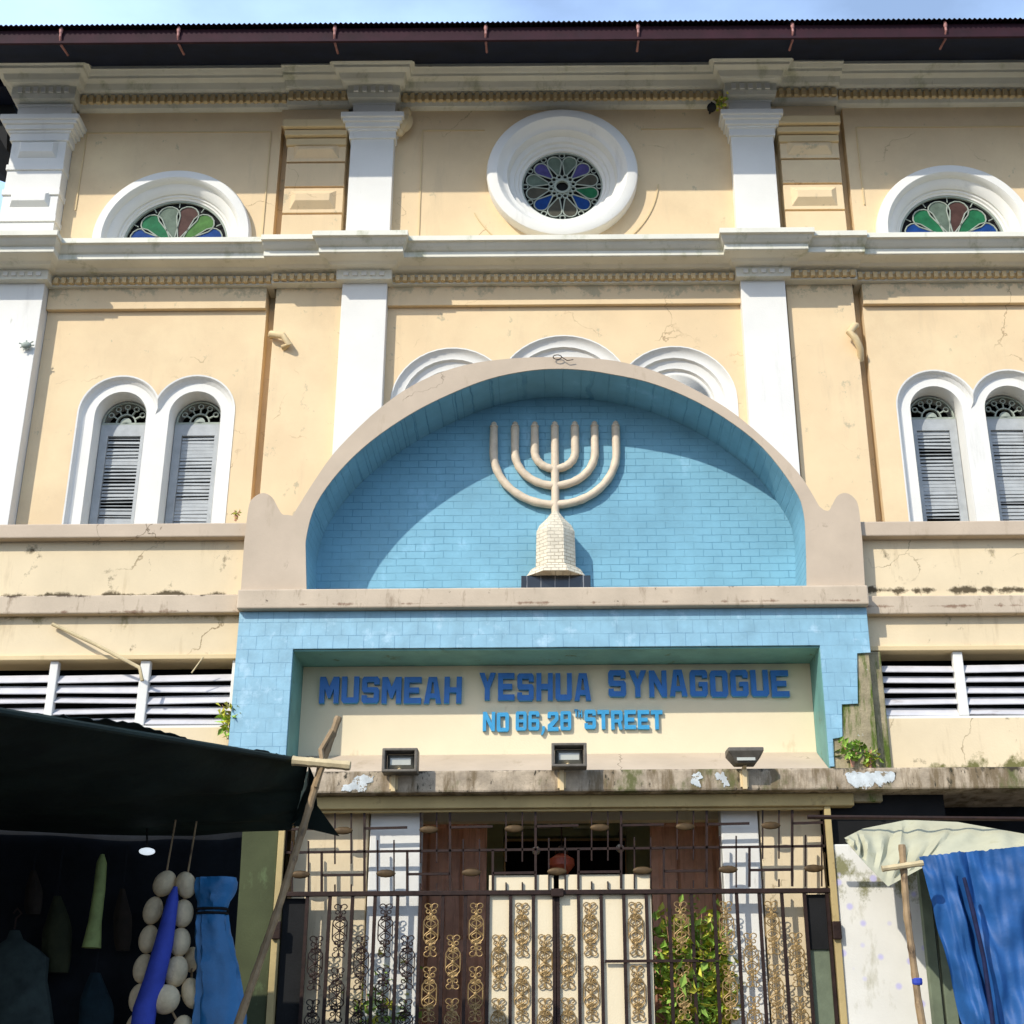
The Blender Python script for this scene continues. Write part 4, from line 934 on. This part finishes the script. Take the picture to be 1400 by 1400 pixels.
# dark cloth added round the stall to keep its inside in shade
stc = thing('stall_darkening_cloth', 'near black cloth added at the back and side to darken the left stall', 'curtain', (-5, 9.9, 0))
yc = 8.98; zc_ = C.z+.02
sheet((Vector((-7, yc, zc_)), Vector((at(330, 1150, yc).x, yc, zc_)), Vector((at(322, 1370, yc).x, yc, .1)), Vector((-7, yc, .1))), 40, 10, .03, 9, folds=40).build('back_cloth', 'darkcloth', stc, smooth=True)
sheet((Vector((-5.6, 4.2, 3.0)), Vector((-5.6, 8.9, 3.0)), Vector((-5.6, 8.9, .1)), Vector((-5.6, 4.2, .1))), 20, 8, .03, 4).build('unseen_side_cloth', 'darkcloth', stc, smooth=True)  # out of view, added to close the stall's side against light

def pole(name, pts, r, label, m='bamboo', group=None, ties=()):
    t = thing(name, label, 'pole', pts[0], group)
    mb = MB(); P_ = [Vector(p) for p in pts]; out = []; rs = []
    for i in range(len(P_)-1):
        n = 16
        for j in range(n): out.append(P_[i].lerp(P_[i+1], j/n)); rs.append(r*(1.14 if j % 5 == 0 else 1))
    out.append(P_[-1]); rs.append(r); mb.tube(out, rs, 8); mb.build('cane', m, t, smooth=True)
    return t
Yb = 8.3
b0 = at(335, 1372, Yb); bt = at(463, 980, Yb); dirn = (b0-at(375, 1255, Yb)); foot = b0+dirn*((b0.z-.02)/(-dirn.z)) if dirn.z < 0 else b0
tp = pole('bamboo_pole', [(foot.x, Yb, .02), b0, at(378, 1250, Yb), at(415, 1130, Yb), at(440, 1045, Yb), bt], .022, 'long slanting bamboo pole holding up the dark left canopy', group='bamboo poles of the stalls')
mb = MB(); c = at(440, 1048, Yb-.03)
for k in range(5):
    mb.lathe_y(c.x, c.z+.02*k-.04, [(.045, Yb-.06), (.05, Yb-.05), (.05, Yb+.03), (.045, Yb+.04)], 10)
mb2 = MB(); mb2.tube([c+Vector((-.03, 0, -.12)), c+Vector((.01, -.03, .0)), c+Vector((-.01, -.01, .1)), c+Vector((.05, 0, .22))], .016, 6); mb2.build('lashing', 'bamboo', tp)
pole('bamboo_crosspiece', [at(400, 1040, Yb-.06), at(479, 1047, Yb-.06)], .028, 'short thick pale bamboo crosspiece lashed to the slanting pole', 'palebamboo')

# goods hanging in the stall
Yh = 8.6
def string_of(name, spots, label):
    t = thing(name, label, 'string of husks', at(spots[0][0], spots[-1][1], Yh))
    for (x, y_, rx, rz, rot, dy) in spots:
        mb = MB(); p = at(x, y_, Yh+dy); mb.blob(p, (rx*.97, rx, rz*1.06), 20, 12, rot, .035); mb.build('husk_ball', 'husk', t, smooth=True)
    mb = MB(); mb.tube([at(s_[0], s_[1], Yh+s_[5]) for s_ in spots]+[], .008, 6)
    top = at(spots[0][0], spots[0][1], Yh); mb.tube([top, top+Vector((.03, 0, .38))], .006, 6)
    mb.build('cord', 'bamboo', t); return t
string_of('string_of_husks', [(225, 1208, .066, .076, .5, 0), (209, 1245, .058, .078, .2, 0), (203, 1284, .058, .078, .15, 0), (196, 1324, .06, .08, .15, 0), (190, 1365, .06, .08, .1, 0), (186, 1405, .06, .08, .1, 0)], 'string of pale oval husk balls left of the royal blue cloth roll')
string_of('string_of_husks', [(254, 1210, .062, .076, -.3, 0), (250, 1249, .064, .078, 0, 0), (246, 1288, .064, .078, 0, 0), (241, 1328, .07, .086, .1, 0), (262, 1312, .045, .07, 0, .12), (262, 1358, .06, .085, -.3, .03), (226, 1366, .085, .08, .9, -.05), (250, 1410, .065, .085, 0, 0)], 'string of pale oval husk balls between the royal blue roll and the teal bag')
mb = MB(); mb.tube([at(240, 1212, Yh-.09), at(236, 1230, Yh-.09), at(224, 1290, Yh-.10), at(211, 1340, Yh-.1), at(198, 1380, Yh-.1), at(190, 1440, Yh-.1)], [.012, .035, .055, .062, .068, .07], 14)
tag(mb.build('cloth_roll', 'roll', None, smooth=True), 'royal blue cloth roll hanging diagonally between two strings of husk balls', 'cloth roll')
t = thing('plastic_bag', 'tall teal blue plastic bag tied near the top hanging in the left stall', 'bag', at(300, 1400, Yh))
mb = MB(); rows = []
from mathutils import noise as _n
for (x, y_, rr) in ((296, 1200, .115), (296, 1206, .12), (294, 1225, .105), (292, 1240, .09), (290, 1246, .078), (290, 1251, .09), (291, 1265, .10), (294, 1300, .115), (298, 1340, .13), (300, 1375, .15), (300, 1440, .16)):
    c = at(x, y_, Yh); rows.append([c+Vector(((rr*(1+.10*_n.noise(Vector((k*.9, y_*.01, 2)))+.05*math.sin(k*2.1)))*math.cos(2*PI*k/24), rr*.6*math.sin(2*PI*k/24), 0)) for k in range(24)])
rr2 = []
for a_, b_ in zip(rows, rows[1:]):
    for q in range(4): rr2.append([p.lerp(p2, q/4) for p, p2 in zip(a_, b_)])
rr2.append(rows[-1]); c0 = at(295, 1300, Yh)
rows = [[p+Vector((.5, .5, 0))*(.035*_n.noise(Vector((k*1.1, p.z*2.5, 7)))+.03*_n.noise(Vector((k*.8, p.z*14, 3)))) for k, p in enumerate(r_)] for r_ in rr2]
mb.strips(rows, closed=True, cap=True); mb.build('bag_body', 'bag', t, smooth=True)
mb = MB(); 
for y_ in (1243, 1249): 
    c = at(290, y_, Yh); mb.tube([c+Vector((.092*math.cos(2*PI*k/20), .06*math.sin(2*PI*k/20), 0)) for k in range(21)], .008, 6)
mb.build('string_tie', 'void', t)
mb = MB(); mb.tube([at(140, 1168, 8.75), at(139, 1180, 8.75), at(136, 1215, 8.75), at(130, 1260, 8.75), at(125, 1296, 8.75)], [.012, .032, .036, .040, .058], 12)
tag(mb.build('folded_umbrella', 'gourd', None, smooth=True), 'slim pale green folded umbrella hanging in the dark left stall', 'umbrella')
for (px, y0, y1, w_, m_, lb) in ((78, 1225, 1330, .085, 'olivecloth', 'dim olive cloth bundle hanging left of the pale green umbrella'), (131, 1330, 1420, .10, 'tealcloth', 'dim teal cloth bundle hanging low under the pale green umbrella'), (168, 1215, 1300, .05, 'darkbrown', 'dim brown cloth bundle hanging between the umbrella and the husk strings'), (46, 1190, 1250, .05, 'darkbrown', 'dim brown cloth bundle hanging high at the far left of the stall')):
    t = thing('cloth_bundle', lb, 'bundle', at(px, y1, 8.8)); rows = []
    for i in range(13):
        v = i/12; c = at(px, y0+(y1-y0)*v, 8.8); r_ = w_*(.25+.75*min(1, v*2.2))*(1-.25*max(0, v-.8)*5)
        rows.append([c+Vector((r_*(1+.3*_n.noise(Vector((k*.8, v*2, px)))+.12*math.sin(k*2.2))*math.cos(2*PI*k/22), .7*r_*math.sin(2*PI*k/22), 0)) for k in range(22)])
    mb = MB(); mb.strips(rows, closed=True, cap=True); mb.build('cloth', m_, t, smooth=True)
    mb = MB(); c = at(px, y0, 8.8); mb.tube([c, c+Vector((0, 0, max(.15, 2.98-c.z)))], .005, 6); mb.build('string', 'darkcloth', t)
t = thing('bulb_lamp', 'small white oval lamp lit inside the dark left stall', 'lamp', at(201, 1160, 8.8))
em = bpy.data.materials.new('lit_bulb'); em.use_nodes = True; em.node_tree.nodes['Principled BSDF'].inputs['Emission Color'].default_value = (.8, .9, 1, 1); em.node_tree.nodes['Principled BSDF'].inputs['Emission Strength'].default_value = .7; M['bulb'] = em
mb = MB(); mb.blob(at(201, 1164, 8.8), (.05, .05, .022)); mb.build('bulb', 'bulb', t, smooth=True)
mb = MB(); mb.tube([at(201, 1160, 8.8), at(201, 1120, 8.8)], .006, 6); mb.build('flex', 'void', t)
t = thing('hanging_shirt', 'dim grey green shirt hanging at the lower left edge of the stall', 'shirt', at(22, 1380, 8.7))
mb = MB(); rows = []
for (x, y_, rr) in ((20, 1272, .03), (20, 1284, .05), (20, 1296, .13), (22, 1310, .19), (24, 1340, .17), (24, 1370, .19), (24, 1430, .22)):
    c = at(x, y_, 8.7); rows.append([c+Vector((rr*(1+.06*math.sin(k*1.7))*math.cos(2*PI*k/20), rr*.4*math.sin(2*PI*k/20), 0)) for k in range(20)])
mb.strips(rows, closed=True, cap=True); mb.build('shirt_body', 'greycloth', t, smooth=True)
mb = MB(); c = at(20, 1270, 8.7); mb.tube([c, c+Vector((0, 0, .06)), c+Vector((.03, 0, .09)), c+Vector((0, 0, .12)), c+Vector((-.02, 0, .09))], .006, 6); mb.build('hook', 'iron', t)

# ================================================================== stall on the right
mb = MB(); mb.tube([at(1104, 1117, 9.6), at(1430, 1120, 9.6)], .015, 8)
tag(mb.build('support_bar', 'iron', None, smooth=True), 'thin dark horizontal bar above the pale tarpaulin on the right', 'bar')
def poly_sheet(P3, Y, name, m, lb, cat, parent=None, amp=.03, seed=2, n=26, folds=0):
    pass
W = thing('pale_tarpaulin', 'pale greenish tarpaulin with hanging pointed corner beside the gate on the right', 'tarpaulin', at(1300, 1210, 9.5))
w0 = [at(1154, 1146, 9.45), at(1180, 1133, 9.7), at(1240, 1121, 9.85), at(1310, 1124, 9.8), at(1400, 1140, 9.6), at(1470, 1150, 9.5)]
w1 = [at(1156, 1150, 9.35), at(1184, 1182, 9.3), at(1214, 1212, 9.22), at(1262, 1186, 9.25), at(1400, 1172, 9.2), at(1470, 1170, 9.2)]
def loft_sheet(top, bot, nu, nv, amp, seed, thick=.006):
    T_ = cr3(top, nu); B_ = cr3(bot, nu); rows = []
    for j in range(nv+1):
        v = j/nv; rows.append([a.lerp(b, v)+Vector((0, -amp*math.sin(PI*v)*(.5+_n.noise(Vector((i*.35+seed, v*1.2, seed)))*1.6), 0)) for i, (a, b) in enumerate(zip(T_, B_))])
    mb = MB(); mb.strips(rows+[[p+Vector((0, thick, .002)) for p in r_] for r_ in rows[::-1]]); return mb
def cr3(p, n):
    out = []; m = len(p)-1
    for i in range(n+1):
        t = i/n*m; j = min(int(t), m-1); out.append(p[j].lerp(p[j+1], t-j))
    return out
loft_sheet(w0, w1, 60, 12, .09, 3).build('tarpaulin_sheet', 'whitetarp', W, smooth=True)
BT = thing('blue_tarpaulin', 'bright blue plastic tarpaulin hanging in folds at the lower right corner', 'tarpaulin', at(1340, 1370, 9.0))
b0_ = [at(1257, 1171, 9.15), at(1300, 1166, 9.1), at(1340, 1163, 9.1), at(1400, 1157, 9.05), at(1480, 1150, 9.0)]
b1_ = [at(1322, 1420, 9.15), at(1352, 1425, 9.05), at(1385, 1430, 9.0), at(1440, 1430, 9.0), at(1540, 1430, 9.0)]
T_ = cr3(b0_, 90); B_ = cr3(b1_, 90); rows = []
for j in range(41):
    v = j/40; row = []
    for i in range(91):
        u = i/90; p = T_[i].lerp(B_[i], v)
        fold = .016*math.sin(u*17+6*_n.noise(Vector((u*3, v*1.5, 4))))+.02*_n.noise(Vector((u*22, v*3, 1)))+.055*_n.noise(Vector((u*5+v*2, v*4, 8)))+.02*_n.noise(Vector((u*9-v*7, v*9, 3)))
        pinch = math.exp(-((u-.27-.10*v)/.03)**2)*(.10 if v > .08 else 0)*min(1, (v-.08)*8 if v > .08 else 0)
        row.append(p+Vector((0, fold+pinch, (.012*_n.noise(Vector((u*40, 1, 1))) if j == 0 else 0))))
    rows.append(row)
mb = MB(); mb.strips(rows+[[p+Vector((0, .006, 0)) for p in r_] for r_ in rows[::-1]]); mb.build('tarpaulin_sheet', 'bluetarp', BT, smooth=True)
mb = MB(); mb.tube([at(1318, 1200, 8.95), at(1330, 1245, 8.93), at(1345, 1310, 8.93), at(1354, 1372, 8.93), at(1360, 1420, 8.93)], [.012, .016, .014, .016, .014], 8)
mb.build('twisted_cord', 'navy', BT, smooth=True)
Yr = 8.95
pr_ = pole('bamboo_pole', [(at(1262, 1372, Yr).x+.12, Yr, .02), at(1256, 1372, Yr), at(1240, 1250, Yr), at(1233, 1155, Yr)], .022, 'upright bamboo pole in front of the violet spotted wall on the right', group='bamboo poles of the stalls')
c = at(1254, 1342, Yr); mb = MB(); mb.lathe_z(c.x, c.y, [(.028, c.z-.02), (.032, c.z-.01), (.032, c.z+.015), (.028, c.z+.02)], 10); mb.build('blue_tie', 'roll', pr_)
pole('bamboo_crosspiece', [at(1206, 1188, Yr-.04), at(1262, 1180, Yr-.04)], .018, 'short cut bamboo crosspiece on the right hand upright pole', 'palebamboo')
mb = MB(); mb.box(at(1266, 1300, 9.9).x, at(1280, 1300, 9.9).x, 9.88, 9.95, .13, 3.1); mb.box(at(1284, 1300, 9.9).x, at(1300, 1300, 9.9).x, 9.88, 9.95, .13, 3.1)
tag(mb.build('stall_door_post', 'greenwood', None, bevel=.005), 'pale green twin post between the spotted wall and the blue tarpaulin', 'post')
